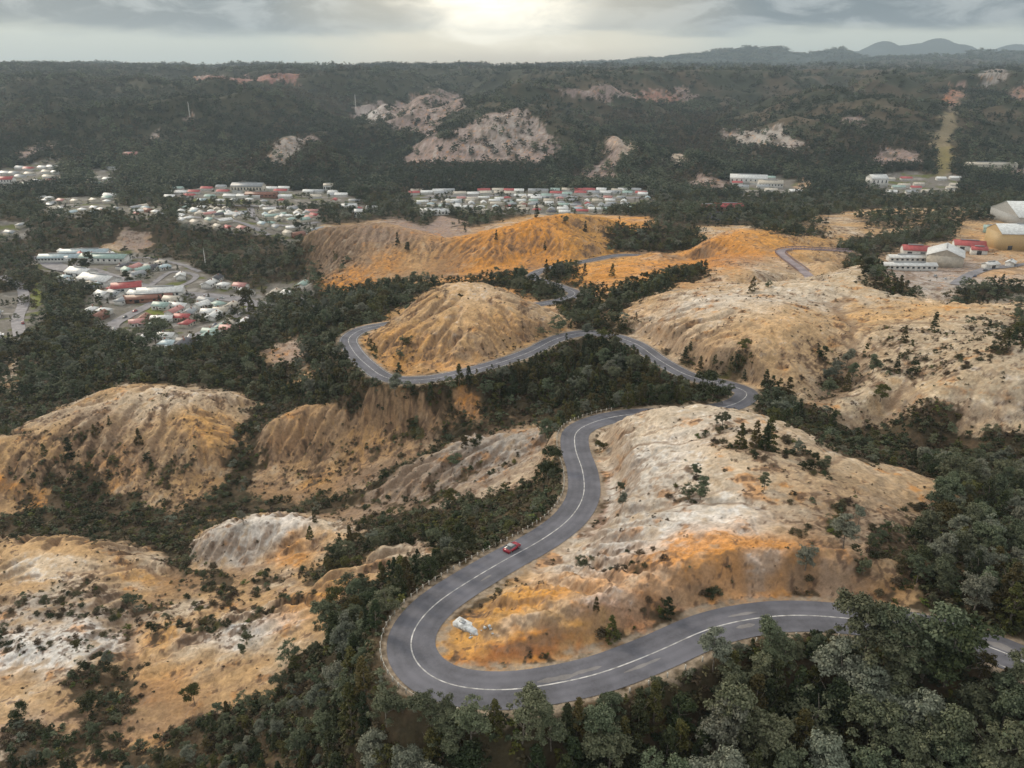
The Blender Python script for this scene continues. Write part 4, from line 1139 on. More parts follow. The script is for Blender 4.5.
LAND = [(410, 730, 'under the hairpin bend'), (480, 735, 'under the foot of the hairpin'), (560, 735, 'below the worn road patches'), (640, 720, 'below the lower road'), (720, 700, 'below the white road posts'),
        (800, 680, 'under the crest of the lower road'), (880, 660, 'hiding the lower road'), (960, 680, 'below the last stretch of lower road'), (1000, 740, 'in the bottom right corner'),
        (700, 750, 'in the bottom woods below the posts'), (850, 745, 'deep in the bottom woods'), (340, 740, 'on the slope before the hairpin'), (250, 740, 'in the woods under the ochre slope'), (160, 740, 'at the foot of the ochre slope'),
        (60, 740, 'in the bottom left corner'), (330, 650, 'on the grey slope before the hairpin'), (400, 590, 'along the outer road edge above the hairpin'), (470, 540, 'beside the road near the red car'),
        (530, 490, 'in the green gully left of the S bend'), (550, 450, 'by the top of the S bend'), (460, 490, 'on the grey rocky ridge'), (400, 530, 'in the gully under the rocky ridge'), (230, 600, 'in the hollow between the small humps'),
        (260, 530, 'on the white hump'), (100, 590, 'on the lower left humps'), (90, 660, 'on the white speckled slope'), (80, 500, 'at the foot of the western tawny ridge'), (200, 500, 'in the gully between the tawny ridges'),
        (130, 430, 'on the western tawny ridge'), (340, 440, 'on the second tawny ridge'), (320, 490, 'at the foot of the second tawny ridge'), (60, 385, 'behind the western tawny ridge'), (180, 365, 'in the wood above the western ridge'),
        (290, 370, 'in the wood left of the middle bend'), (40, 340, 'in the wood near the left edge'), (440, 400, 'under the middle road below the dome hill'), (520, 380, 'in the saddle below the dome hill'), (590, 370, 'in the dark wood between the roads'),
        (640, 395, 'in the wood above the S bend'), (700, 395, 'inside the curve of the upper bend'), (770, 405, 'beside the upper bend'), (460, 330, 'on the dome hill'), (580, 320, 'in the notch right of the dome hill'),
        (420, 290, 'behind the dome hill'), (340, 305, 'in the wood left of the dome hill'), (490, 255, 'on the orange back ridge'), (360, 250, 'on the dull end of the back ridge'), (650, 240, 'in the dark copse by the pale far road'),
        (640, 290, 'on the brown knoll behind the dome hill'), (720, 320, 'on the big pale hill'), (800, 350, 'on the furrowed flank of the pale hill'), (820, 290, 'on the crest of the pale hill'), (950, 340, 'on the speckled slope at the right edge'),
        (950, 400, 'on the gold slope at the right edge'), (880, 450, 'in the scrub valley behind the inner hill'), (990, 460, 'at the right end of the scrub valley'), (960, 510, 'on the wooded flank of the inner hill'),
        (990, 570, 'above the last stretch of road'), (910, 570, 'at the wood edge of the inner hill'), (660, 450, 'on the top of the inner hill'), (760, 450, 'on the upper slope of the inner hill'), (850, 500, 'on the dull side of the inner hill'),
        (620, 500, 'on the inner hill beside the S bend'), (560, 590, 'on the inner hill near the red car'), (700, 570, 'on the orange band of the inner hill'), (820, 580, 'on the orange foot of the inner hill'), (620, 640, 'along the red cut bank'),
        (500, 660, 'on the bank inside the hairpin'), (470, 610, 'near the white slab on the inner hill'), (750, 610, 'on the verge above the lower road'),
        (70, 262, 'by the long pale-roofed block'), (130, 265, 'on the upper side of the main street'), (110, 290, 'below the main street by the trees'), (150, 300, 'around the street junction'), (190, 300, 'in the middle of the near town'), (240, 290, 'at the far end of the main street'),
        (150, 330, 'by the two tall dark trees'), (200, 325, 'on the lower street of the near town'), (170, 350, 'at the bottom end of the town'), (290, 290, 'by the small lawn east of town'), (20, 310, 'by the street at the left edge'),
        (60, 235, 'on the wooded rise behind the near town'), (180, 240, 'on the dark rise between the two towns'), (260, 255, 'in the wood right of the near town'), (200, 215, 'on the left side of the middle town'), (240, 225, 'in the middle of the middle town'),
        (290, 220, 'on the right side of the middle town'), (20, 180, 'in the far left suburb'), (100, 178, 'in the small far suburb'), (80, 205, 'in the suburb under the far hills'), (140, 212, 'in the row right of that suburb'), (10, 230, 'in the row at the left edge'),
        (200, 196, 'along the far oval'), (260, 190, 'by the grand hotel'), (350, 205, 'where the two town parts meet'), (440, 200, 'at the left end of the valley row'), (520, 200, 'in the middle of the valley row'), (600, 202, 'at the right end of the valley row'),
        (760, 188, 'by the old mill'), (880, 188, 'in the far settlement'), (940, 186, 'under the power line clearing'), (930, 262, 'by the works yard'), (1000, 240, 'by the great sheds'), (700, 215, 'by the dark pond'), (840, 235, 'in the long copse before the works'), (960, 225, 'in the scrub behind the works')]
_LP = np.array([(a, b) for a, b, c in LAND], float)

def name_all(items, noun):
    """items: list of (object, px, py, look). Gives each a label of its own"""
    G = {}
    for o, px, py, lookw in items:
        d = ((_LP[:, 0] - px) ** 2 + ((_LP[:, 1] - py) * 1.7) ** 2)
        G.setdefault((lookw, int(np.argmin(d))), []).append((px, o))
    for (lookw, k), lst in G.items():
        lst.sort(key=lambda a: a[0])
        for i, (px, o) in enumerate(lst):
            base = f"{lookw} {noun} {LAND[k][2]}".replace(' the big pale hill', ' the pale hill')
            o['label'] = base if len(lst) == 1 else f"{base}, {ordinal(i + 1)} from left"
            nw = len(o['label'].replace('-', ' ').split())
            if nw > 16: pass; (0)and print('LONG', nw, o['label'])

# ------------------------------------------------------------------ foliage
def leaf_material(name, col, tip, var=0.35):
    m, t, p = material(name)
    oi = t.n('ShaderNodeObjectInfo')
    tc = t.n('ShaderNodeTexCoord')
    n1 = t.noise(tc.outputs['Object'], 1.3, 3, 0.6)
    geo = t.n('ShaderNodeNewGeometry')
    f = t.math('ADD', t.math('MULTIPLY', t.ramp(n1, 0.3, 0.7), 0.5), t.math('MULTIPLY', geo.outputs['Random Per Island'], 0.5))
    c = t.mix(f, col, tip)
    hs = t.n('ShaderNodeHueSaturation')
    t.link(c, hs.inputs['Color'])
    t.link(t.ramp(oi.outputs['Random'], 0, 1, 0.47, 0.53), hs.inputs['Hue'])
    r2 = t.math('FRACT', t.math('MULTIPLY', oi.outputs['Random'], 7.31))
    t.link(t.math('ADD', t.math('MULTIPLY', r2, var * 1.6), 1 - var * .8), hs.inputs['Value'])
    t.link(hs.outputs[0], p.inputs['Base Color'])
    p.inputs['Roughness'].default_value = 0.65
    p.inputs['Specular IOR Level'].default_value = 0.22
    return m
M_EUC = leaf_material('eucalypt_leaves', (0.060, 0.076, 0.038), (0.160, 0.172, 0.105))
M_SIL = leaf_material('silvery_leaves', (0.092, 0.104, 0.072), (0.215, 0.218, 0.165))
M_DRK = leaf_material('dark_leaves', (0.018, 0.028, 0.011), (0.052, 0.060, 0.023))
M_OLV = leaf_material('olive_leaves', (0.045, 0.047, 0.013), (0.115, 0.100, 0.030))
M_SCR = leaf_material('heath_leaves', (0.050, 0.042, 0.020), (0.125, 0.095, 0.055), 0.5)
M_GRN = leaf_material('green_heath_leaves', (0.055, 0.070, 0.014), (0.13, 0.13, 0.032), 0.5)
M_FAR = leaf_material('far_forest_leaves', (0.018, 0.028, 0.015), (0.050, 0.062, 0.032), 0.55)
M_BARK = flat_mat('bark', (0.20, 0.17, 0.14), 0.9, 0.3, 3.0)

def crown_arrays(r, H, base, radius, nclump, nleaf, leaf, shape, clump_r):
    """leaf quads (n,4,3) spread on clumps that fill the crown envelope"""
    out = []
    k = 0
    nl_ = int(r.integers(4, 8))
    lobes = [(r.uniform(0, 6.283), r.uniform(0.1, 0.95), r.uniform(.2, .75)) for _ in range(nl_)]
    while k < nclump:
        h = r.uniform(0, 1) ** 0.85
        if shape == 'round': env = math.sin(math.pi * min(0.98, 0.12 + 0.86 * h)) ** 0.6
        elif shape == 'cone': env = (1 - h) ** 0.8 * 0.95 + 0.10
        else: env = math.sqrt(max(0.05, 1 - h * h))
        a = r.uniform(0, 2 * math.pi); rad = radius * env * r.uniform(0.25, 1.0) ** 0.55
        c = np.array([math.cos(a) * rad, math.sin(a) * rad, base + (H - base) * h])
        if shape != 'cone' and nclump > 20:
            la, lh, lr = lobes[k % nl_]
            e2 = math.sin(math.pi * min(.95, .15 + .8 * lh)) ** .6
            lc = np.array([math.cos(la) * radius * lr * e2, math.sin(la) * radius * lr * e2, base + (H - base) * (.15 + .80 * lh)])
            dd = r.normal(size=3); dd /= np.linalg.norm(dd); dd[2] = abs(dd[2]) * 1.1 - .25
            c = lc + dd * radius * r.uniform(.25, .52)
            c = c if r.random() < .85 else np.array([math.cos(a) * rad * 1.1, math.sin(a) * rad * 1.1, base + (H - base) * h])
            c[2] = min(max(c[2], base * .8), H * 1.02)
        cr = clump_r * r.uniform(0.65, 1.25) * (0.55 + 0.45 * env)
        n = int(nleaf * (cr / clump_r) ** 2)
        d = r.normal(size=(n, 3)); d /= np.linalg.norm(d, axis=1, keepdims=True)
        d[:, 2] = np.where(d[:, 2] < -0.35, -d[:, 2] * .6, d[:, 2])
        pos = c + d * cr * r.uniform(0.40, 1.28, (n, 1)) * np.array([1, 1, 0.78])
        nr = d + r.normal(size=(n, 3)) * 0.55 + np.array([0, 0, 0.35]); nr /= np.linalg.norm(nr, axis=1, keepdims=True)
        t1 = np.cross(nr, r.normal(size=(n, 3))); t1 /= np.linalg.norm(t1, axis=1, keepdims=True)
        t2 = np.cross(nr, t1)
        s = leaf * r.uniform(0.6, 1.3, (n, 1))
        q = np.stack([pos - t1 * s - t2 * s * .45, pos + t1 * s * .2 - t2 * s * .6, pos + t1 * s + t2 * s * .3, pos - t1 * s * .3 + t2 * s * .6], 1)
        out.append(q); k += 1
    return np.concatenate(out)

def crown_mesh(name, q, mat):
    n = len(q)
    me = raw_mesh(name, q.reshape(-1, 3), np.arange(n * 4).reshape(n, 4), [mat])
    return me

def tube(path, radii, sides=6):
    V = []; F = []
    P = np.array(path, float)
    for i, p in enumerate(P):
        d = P[min(i + 1, len(P) - 1)] - P[max(i - 1, 0)]; d /= np.linalg.norm(d) + 1e-9
        a = np.cross(d, [0.3, 1, 0.1]); a /= np.linalg.norm(a); b = np.cross(d, a)
        for k in range(sides):
            th = 2 * math.pi * k / sides
            V.append(p + (a * math.cos(th) + b * math.sin(th)) * radii[i])
    for i in range(len(P) - 1):
        for k in range(sides):
            F.append((i * sides + k, i * sides + (k + 1) % sides, (i + 1) * sides + (k + 1) % sides, (i + 1) * sides + k))
    F.append(tuple(range((len(P) - 1) * sides, len(P) * sides)))
    return V, F

def trunk_mesh(name, r, H, radius, thick, limbs):
    V, F = tube([(0, 0, -1.0), (0.05, 0, H * .25), (r.uniform(-.3, .3), r.uniform(-.3, .3), H * .6), (r.uniform(-.4, .4), r.uniform(-.4, .4), H * .93)], [thick, thick * .75, thick * .45, thick * .12])
    for i in range(limbs):
        a = r.uniform(0, 2 * math.pi); h0 = H * r.uniform(.25, .6)
        e = (math.cos(a) * radius * .75, math.sin(a) * radius * .75, h0 + H * r.uniform(.15, .3))
        v, f = tube([(0, 0, h0), (e[0] * .5, e[1] * .5, h0 + (e[2] - h0) * .35), e], [thick * .42, thick * .28, thick * .08], 5)
        o = len(V); V += v; F += [tuple(i + o for i in x) for x in f]
    return raw_mesh(name, V, F, [M_BARK], smooth=True)

TREE_KINDS = {
 # name: (shape, radius/height, base/height, clumps, leaves per clump, leaf size, clump radius/height, materials, looks)
 'eucalypt_tree': ('round', 0.37, 0.20, 80, 105, 0.019, 0.082, [M_EUC, M_SIL, M_EUC], ['grey-green', 'silvery', 'ragged'], 'eucalypt'),
 'conifer_tree': ('cone', 0.24, 0.03, 74, 66, 0.019, 0.066, [M_DRK, M_OLV, M_DRK], ['dark pointed', 'olive pointed', 'narrow dark'], 'conifer'),
 'broadleaf_tree': ('dome', 0.46, 0.06, 66, 80, 0.023, 0.10, [M_DRK, M_OLV, M_EUC], ['dark rounded', 'olive rounded', 'grey-green rounded'], 'bushy tree'),
}
PROTO = {}
for kname, (shape, rr, bb, nc, nl, lf, cr, mats, looks, noun) in TREE_KINDS.items():
    lst = []
    for v in range(6):
        r = np.random.default_rng(100 + v * 7 + len(kname))
        H = 10.0; w = rr * H * (1 + 0.12 * (v % 3 - 1)) * (0.72 if looks[v % 3].startswith('narrow') else 1)
        q = crown_arrays(r, H, bb * H, w, nc, nl, lf * H, shape, cr * H)
        cm = crown_mesh('crown', q, mats[v % 3])
        tm = trunk_mesh('trunk', r, H, w, 0.22, 5)
        ql = crown_arrays(np.random.default_rng(300 + v), H, bb * H, w, 24, 26, lf * H * 2.1, shape, cr * H * 1.5)
        lst.append((cm, tm, looks[v % 3], ql, mats[v % 3], w / H))
    PROTO[kname] = lst

def bush_arrays(seed, leaf, nc, nl):
    return crown_arrays(np.random.default_rng(seed), 1.0, 0.1, 0.55, nc, nl, leaf, 'dome', 0.30)
SHRUB = [(crown_mesh('shrub', bush_arrays(500 + i, 0.075, 12, 60), m), lk) for i, (m, lk) in enumerate([(M_SCR, 'brown heathy'), (M_DRK, 'dark green'), (M_GRN, 'yellow-green'), (M_EUC, 'grey-green'), (M_DRK, 'dark green'), (M_SCR, 'brown heathy')])]

# ------------------------------------------------------------------ where plants stand
TOPLINE = np.array([(-50, 760), (60, 745), (130, 745), (200, 705), (260, 660), (300, 640), (345, 612), (375, 680), (400, 706), (440, 712), (520, 700), (560, 704), (600, 702), (640, 688), (700, 664), (740, 648), (800, 640), (850, 628), (872, 608), (950, 606), (985, 652), (1024, 672), (1100, 660)], float)
SINGLES = [(70, 460, 9, 'conifer_tree'), (139, 445, 7, 'conifer_tree'), (147, 462, 4, 'broadleaf_tree'), (110, 425, 4, 'conifer_tree'), (95, 436, 5, 'conifer_tree'), (310, 539, 4.5, 'conifer_tree'), (315, 523, 4, 'conifer_tree'), (244, 525, 5, 'eucalypt_tree'), (45, 455, 5, 'conifer_tree'),
           (242, 470, 5, 'conifer_tree'), (455, 465, 5, 'broadleaf_tree'), (450, 505, 5, 'broadleaf_tree'), (466, 450, 5, 'broadleaf_tree'), (478, 448, 5, 'broadleaf_tree'), (548, 480, 9, 'broadleaf_tree'), (545, 440, 7, 'eucalypt_tree'), (395, 395, 8, 'eucalypt_tree'), (468, 385, 8, 'conifer_tree'), (460, 386, 9, 'conifer_tree'), (575, 325, 8, 'broadleaf_tree'),
           (558, 332, 8, 'broadleaf_tree'), (600, 310, 7, 'conifer_tree'), (610, 308, 8, 'conifer_tree'), (700, 398, 9, 'broadleaf_tree'), (712, 402, 10, 'broadleaf_tree'), (768, 410, 9, 'broadleaf_tree'), (726, 398, 6, 'broadleaf_tree'), (752, 292, 7, 'conifer_tree'), (768, 288, 4, 'broadleaf_tree'), (888, 289, 5, 'broadleaf_tree'),
           (880, 402, 6, 'broadleaf_tree'), (832, 430, 7, 'conifer_tree'), (797, 455, 4, 'eucalypt_tree'), (812, 470, 4, 'broadleaf_tree'), (824, 472, 4, 'eucalypt_tree'), (764, 490, 4, 'eucalypt_tree'), (843, 548, 6, 'eucalypt_tree'), (858, 525, 4, 'eucalypt_tree'), (805, 570, 5, 'eucalypt_tree'), (700, 500, 5, 'eucalypt_tree'), (696, 478, 3.5, 'eucalypt_tree'),
           (583, 568, 3.4, 'broadleaf_tree'), (667, 618, 3.6, 'broadleaf_tree'), (612, 640, 5, 'conifer_tree'), (596, 610, 2.5, 'conifer_tree'), (460, 300, 3, 'broadleaf_tree'), (408, 347, 4, 'broadleaf_tree'), (400, 358, 4, 'broadleaf_tree'), (537, 218, 12, 'conifer_tree'), (496, 240, 8, 'conifer_tree'), (465, 232, 8, 'conifer_tree'), (398, 245, 10, 'conifer_tree'), (408, 252, 8, 'broadleaf_tree'), (585, 232, 9, 'conifer_tree'),
           (545, 250, 7, 'conifer_tree'), (565, 224, 8, 'broadleaf_tree'), (546, 274, 10, 'conifer_tree'), (612, 276, 8, 'conifer_tree'), (585, 275, 8, 'conifer_tree'), (156, 344, 19, 'broadleaf_tree'), (138, 347, 16, 'broadleaf_tree'), (160, 335, 15, 'broadleaf_tree'), (244, 312, 18, 'broadleaf_tree'), (252, 312, 12, 'conifer_tree'), (225, 275, 22, 'broadleaf_tree'), (218, 274, 18, 'conifer_tree'),
           (88, 270, 16, 'broadleaf_tree'), (76, 272, 12, 'broadleaf_tree'), (128, 288, 14, 'broadleaf_tree'), (300, 232, 18, 'broadleaf_tree'), (865, 278, 9, 'broadleaf_tree'), (875, 280, 9, 'broadleaf_tree'), (362, 205, 24, 'broadleaf_tree'), (47, 608, 4, 'eucalypt_tree'), (152, 634, 3.5, 'broadleaf_tree'), (133, 605, 4.5, 'broadleaf_tree'), (92, 712, 5.5, 'broadleaf_tree'), (78, 650, 3, 'broadleaf_tree'), (110, 668, 4, 'eucalypt_tree'),
           (22, 720, 4.5, 'broadleaf_tree'), (0, 640, 2.5, 'broadleaf_tree'), (95, 545, 3.5, 'eucalypt_tree'), (350, 555, 5, 'broadleaf_tree'), (340, 565, 3.5, 'broadleaf_tree'), (247, 645, 4, 'eucalypt_tree'), (243, 655, 3, 'eucalypt_tree'), (195, 705, 5, 'broadleaf_tree'), (290, 660, 5, 'broadleaf_tree'), (622, 508, 3.5, 'eucalypt_tree'), (620, 495, 3, 'eucalypt_tree')]

placed = []          # (x, y, height, kind, variant, radius)
_hash = {}
def free(x, y, rad, cell=6.0):
    cx, cy = int(x // cell), int(y // cell)
    for i in range(cx - 2, cx + 3):
        for j in range(cy - 2, cy + 3):
            for (a, b, c) in _hash.get((i, j), ()):
                if (a - x) ** 2 + (b - y) ** 2 < ((c + rad) * 0.72) ** 2: return False
    return True
def put(x, y, h, kind, v, rad):
    placed.append((x, y, h, kind, v, rad))
    _hash.setdefault((int(x // 6), int(y // 6)), []).append((x, y, rad))
def krad(kind, v, h): return PROTO[kind][v][5] * h
for (px, py, h, kind) in SINGLES:
    x, y = at(px, py); v = random.randrange(6)
    put(x, y, h, kind, v, krad(kind, v, h))

def at_top(px, py, h):
    """foot of a thing of height h whose top shows at this pixel"""
    x, y, z = ray(px, py)
    T = _T[:2600]
    X, Y, Z = x * T, y * T, z * T + CAMZ
    b = np.nonzero(Z < height(X, Y) + h)[0]
    return float(X[b[0]]), float(Y[b[0]])
E_, C_, B_ = 'eucalypt_tree', 'conifer_tree', 'broadleaf_tree'
FRONT = [(876, 603, 13, E_), (900, 612, 12, E_), (939, 608, 13, E_), (962, 618, 12, B_), (847, 649, 11, E_), (901, 652, 11, E_), (776, 622, 8, E_), (786, 642, 7, E_), (882, 672, 11, E_), (800, 668, 9, C_), (922, 690, 11, E_), (877, 717, 11, E_), (950, 706, 12, E_),
         (985, 682, 9, E_), (1017, 679, 10, E_), (768, 712, 11, E_), (833, 742, 11, E_), (977, 750, 10, E_), (1004, 722, 11, E_), (717, 634, 7, E_), (730, 664, 8, E_), (757, 660, 8, E_), (742, 689, 12, E_), (722, 702, 11, E_), (657, 682, 8, C_), (642, 690, 7.5, C_),
         (599, 706, 8.5, E_), (578, 700, 7, C_), (566, 704, 7, C_), (612, 697, 6, E_), (669, 724, 9, C_), (637, 736, 8, C_), (704, 727, 9, C_), (783, 736, 9, C_), (552, 712, 7, E_), (686, 722, 9, C_), (523, 698, 8, E_), (431, 693, 7, E_), (470, 703, 8.5, E_), (494, 700, 6, C_),
         (384, 688, 7, E_), (316, 690, 6, E_), (345, 612, 7, E_), (351, 675, 6, B_), (324, 718, 6, E_), (295, 733, 6, E_), (369, 736, 8, E_), (410, 745, 8, E_), (446, 720, 7, E_), (820, 690, 9, B_), (810, 712, 10, C_), (860, 700, 9, C_), (930, 735, 10, E_), (610, 742, 9, E_), (650, 752, 9, E_),
         (540, 745, 8, C_), (575, 738, 9, C_), (565, 752, 9, C_), (470, 745, 8, B_), (430, 728, 7, C_), (720, 752, 10, E_), (755, 748, 10, C_), (800, 752, 10, E_), (880, 752, 10, E_), (1040, 650, 9, E_), (1050, 700, 10, E_), (622, 718, 8, C_), (595, 728, 8, C_), (840, 680, 9, B_), (985, 655, 4, B_)]
for (px, py, h, kind) in FRONT:
    x, y = at_top(px, py, h); v = random.randrange(6)
    if RF.at(np.array([x]), np.array([y]))[0][0] < HALF + 2 or y > 116 and px > 400: continue
    if kind == E_: v = random.choice([0, 1, 2, 3, 5, 0, 3])
    put(x, y, h, kind, v, krad(kind, v, h))

# rows of dark bushes along the road and in the saddle are dense; everything else follows the land map
DENS = VEGD.copy()
DENS = np.maximum(DENS, TOWNM * 0.34 * sstep(fbm(GX, GY, 45., 3, 0.6, False, 62) * 2.2, 0.05, 0.5) * (GY > 400))
for _L, _hw in STREET_LINES:
    pass
# stretches of the highway the photograph shows: nothing may grow up in front of them
_rp = np.array(project(ROAD[:, 0], ROAD[:, 1], ROAD[:, 2] + CAMZ)).T
_ry = ROAD[:, 1]
_vis = np.ones(len(ROAD), bool)
_ix = np.arange(len(ROAD))
def _hide(a, b):
    i, j = sorted((road_index(*a), road_index(*b))); _vis[i:j] = False
_hide((1120, 715), (1015, 658)); _hide((988, 650), (862, 619)); _hide((622, 338), (562, 336)); _hide((385, 325), (566, 299)); _hide((640, 413), (722, 407)); _hide((562, 287), (585, 262))
_vi = _ix[_vis][::3]
RVX, RVY, RVD = _rp[_vi, 0], _rp[_vi, 1], _ry[_vi]
def blocks_road(px, py0, py1, hw, y, dep):
    m = (np.abs(RVX - px) < hw) & (RVY > py1 - 1) & (RVY < py0) & (RVD > y)
    return bool(m.any())
def zone_of(px, py, X, Y):
    """(probabilities eucalypt, conifer, broadleaf), height range, how closely they stand"""
    if py > 600 and px > 395 or (py > 640 and px > 330): return (0.45, 0.40, 0.15), (6.5, 10.5), 0.50
    if px > 900 and py > 470: return (0.72, 0.08, 0.20), (4.5, 8.5), 0.66
    if 330 < px < 470 and 540 < py < 660: return (0.10, 0.25, 0.65), (4.5, 7.5), 0.60
    if py > 600 and px <= 395: return (0.35, 0.10, 0.55), (2.2, 4.8), 0.9
    if px > 800 and py > 400: return (0.15, 0.15, 0.70), (2.0, 4.2), 0.9
    if py > 480: return (0.12, 0.10, 0.78), (1.8, 4.2), 0.95
    if py > 400 and px < 560: return (0.15, 0.3, 0.55), (2.2, 5.0), 0.9
    if Y < 420: return (0.14, 0.52, 0.34), (5.0, 8.5), 0.62
    if Y < 800: return (0.12, 0.38, 0.50), (6, 11), 0.62
    return (0.1, 0.3, 0.6), (8, 14), 0.66

def candidates(y0, y1, sp):
    ys = np.arange(y0, y1, sp)
    XX, YY = [], []
    for y in ys:
        w = 0.80 * y + 12
        x = np.arange(-w, w, sp)
        XX.append(x + rng.uniform(-.48, .48, len(x)) * sp); YY.append(np.full(len(x), y) + rng.uniform(-.48, .48, len(x)) * sp)
    return np.concatenate(XX), np.concatenate(YY)

for (ya, yb, sp) in ((64, 130, 1.25), (130, 330, 2.3), (330, 640, 3.6), (640, 1180, 6.0)):
    X, Y = candidates(ya, yb, sp)
    D = look(DENS, X, Y)
    n = fbm(X, Y, 14. if Y[0] < 600 else 40., 3, 0.6, False, 61) * 2.2
    qx, qy = project(X, Y, height(X, Y))
    thin = np.ones(len(X))
    thin = np.where((qy > 405) & (qx < 565), 0.30, thin)          # brown scrub between the tawny ridges
    thin = np.where((qy > 470) & (qx < 400), 0.17, thin)
    thin = np.where((qy > 540) & (qx > 330) & (qx < 480), 0.9, thin)
    thin = np.where((qy > 640) & (qx < 395), np.interp(qx, [0, 200, 330, 395], [.10, .30, .7, 1.0]), thin)
    thin = np.where((qx > 780) & (qy > 395) & (qy < 480), 0.40, thin)
    thin = np.where((qy > 480) & (qx > 850) & (qy < 640), 0.62, thin)
    thin = np.where((qy < 300) & (qy > 0) & (Y > 560), 0.8, thin)
    keep = (D > 0.30) & (rng.uniform(0, 1, len(X)) < np.clip(D * thin * (1.0 + 0.9 * n), 0, 1))
    X, Y = X[keep], Y[keep]; D = D[keep]
    Z = height(X, Y)
    hid = hidden_by(X, Y, Z + 9)
    keep = hid < 2.0
    X, Y, Z, D = X[keep], Y[keep], Z[keep], D[keep]
    PX, PY = project(X, Y, Z)
    order = rng.permutation(len(X))
    for i in order:
        x, y, px, py = float(X[i]), float(Y[i]), float(PX[i]), float(PY[i])
        if px < -60 or px > 1084: continue
        pr, (h0, h1), close = zone_of(px, py, x, y)
        u = random.random()
        kind = 'eucalypt_tree' if u < pr[0] else 'conifer_tree' if u < pr[0] + pr[1] else 'broadleaf_tree'
        h = random.uniform(h0, h1) * (0.8 if kind == 'conifer_tree' and y > 300 else 1.0)
        if kind == 'broadleaf_tree': h *= 0.8
        h *= 0.55 + 0.45 * min(1, D[i] * 1.2)
        v = random.randrange(6)
        if y < 125:
            # keep the carriageway open where the photograph shows it
            lim = np.interp(px, TOPLINE[:, 0], TOPLINE[:, 1])
            if py > lim - 4:
                for _ in range(8):
                    tpx, tpy = project(x, y, float(Z[i]) + h)
                    if tpy >= np.interp(tpx, TOPLINE[:, 0], TOPLINE[:, 1]): break
                    h *= 0.84
            if h < 1.6: continue
        rad = krad(kind, v, h)
        dr, _ = RF.at(np.array([x]), np.array([y]))
        if dr[0] < HALF + 1.2 + rad * 0.6: continue
        if 425 < px < 600 and 560 < py < 675 and look(BARE, np.array([x]), np.array([y]))[0] > .3: continue
        if not free(x, y, rad * close / 0.72): continue
        dpt = y * math.cos(PITCH) + (CAMZ - Z[i]) * math.sin(PITCH)
        ok_ = False
        for _ in range(4):
            tpx, tpy = project(x, y, float(Z[i]) + h)
            if not blocks_road(px, py + 2, tpy, rad * 700 / dpt, y, dpt): ok_ = True; break
            h *= .7; rad *= .7
        if not ok_ or h < 1.3: continue
        put(x, y, h, kind, v, rad)

# split into single trees (the ones that show largest) and the woodland mass
recs = []
for (x, y, h, kind, v, rad) in placed:
    z = float(height(x, y))
    px, py = project(x, y, z + h * .5)
    dep = y * math.cos(PITCH) + (CAMZ - z) * math.sin(PITCH)
    vis = float(hidden_by(np.array([x]), np.array([y]), z + h * 0.7)[0]) < 0 and -10 < px < 1034 and py < 790
    recs.append((h / dep * (1 if vis else 0), x, y, z, h, kind, v, rad, float(px), float(py)))
recs.sort(key=lambda r: -r[0])
cnt = {k: 0 for k in TREE_KINDS}
single, mass = [], []
singles_xy = set((round(at(px, py)[0], 2)) for px, py, h, k in SINGLES)
for r in recs:
    if r[0] > 0 and (cnt[r[5]] < 285 or (round(r[1], 2) in singles_xy)):
        cnt[r[5]] += 1; single.append(r)
    else: mass.append(r)

first = {}
named = {k: [] for k in TREE_KINDS}
for (s, x, y, z, h, kind, v, rad, px, py) in single:
    cm, tm, lookw, ql, mat, _ = PROTO[kind][v]
    k = h / 10.0
    noun = TREE_KINDS[kind][9]
    if (kind, v) not in first:
        o = thing(kind, 'tree', noun, (x, y, z - 0.1), 0, f'{noun}s on the hills')
        link('crown', cm, o); link('trunk', tm, o)
        first[(kind, v)] = o
    else:
        o = copy_thing(first[(kind, v)], (x, y, z - 0.1))
    o.rotation_euler = (random.uniform(-.06, .06), random.uniform(-.06, .06), random.uniform(0, 6.28))
    kk = k * random.uniform(.9, 1.12)
    o.scale = (kk, kk, k)
    o['label'] = None
    del o['label']
    named[kind].append((o, px, py, lookw))
for k, lst in named.items(): name_all(lst, TREE_KINDS[k][9])

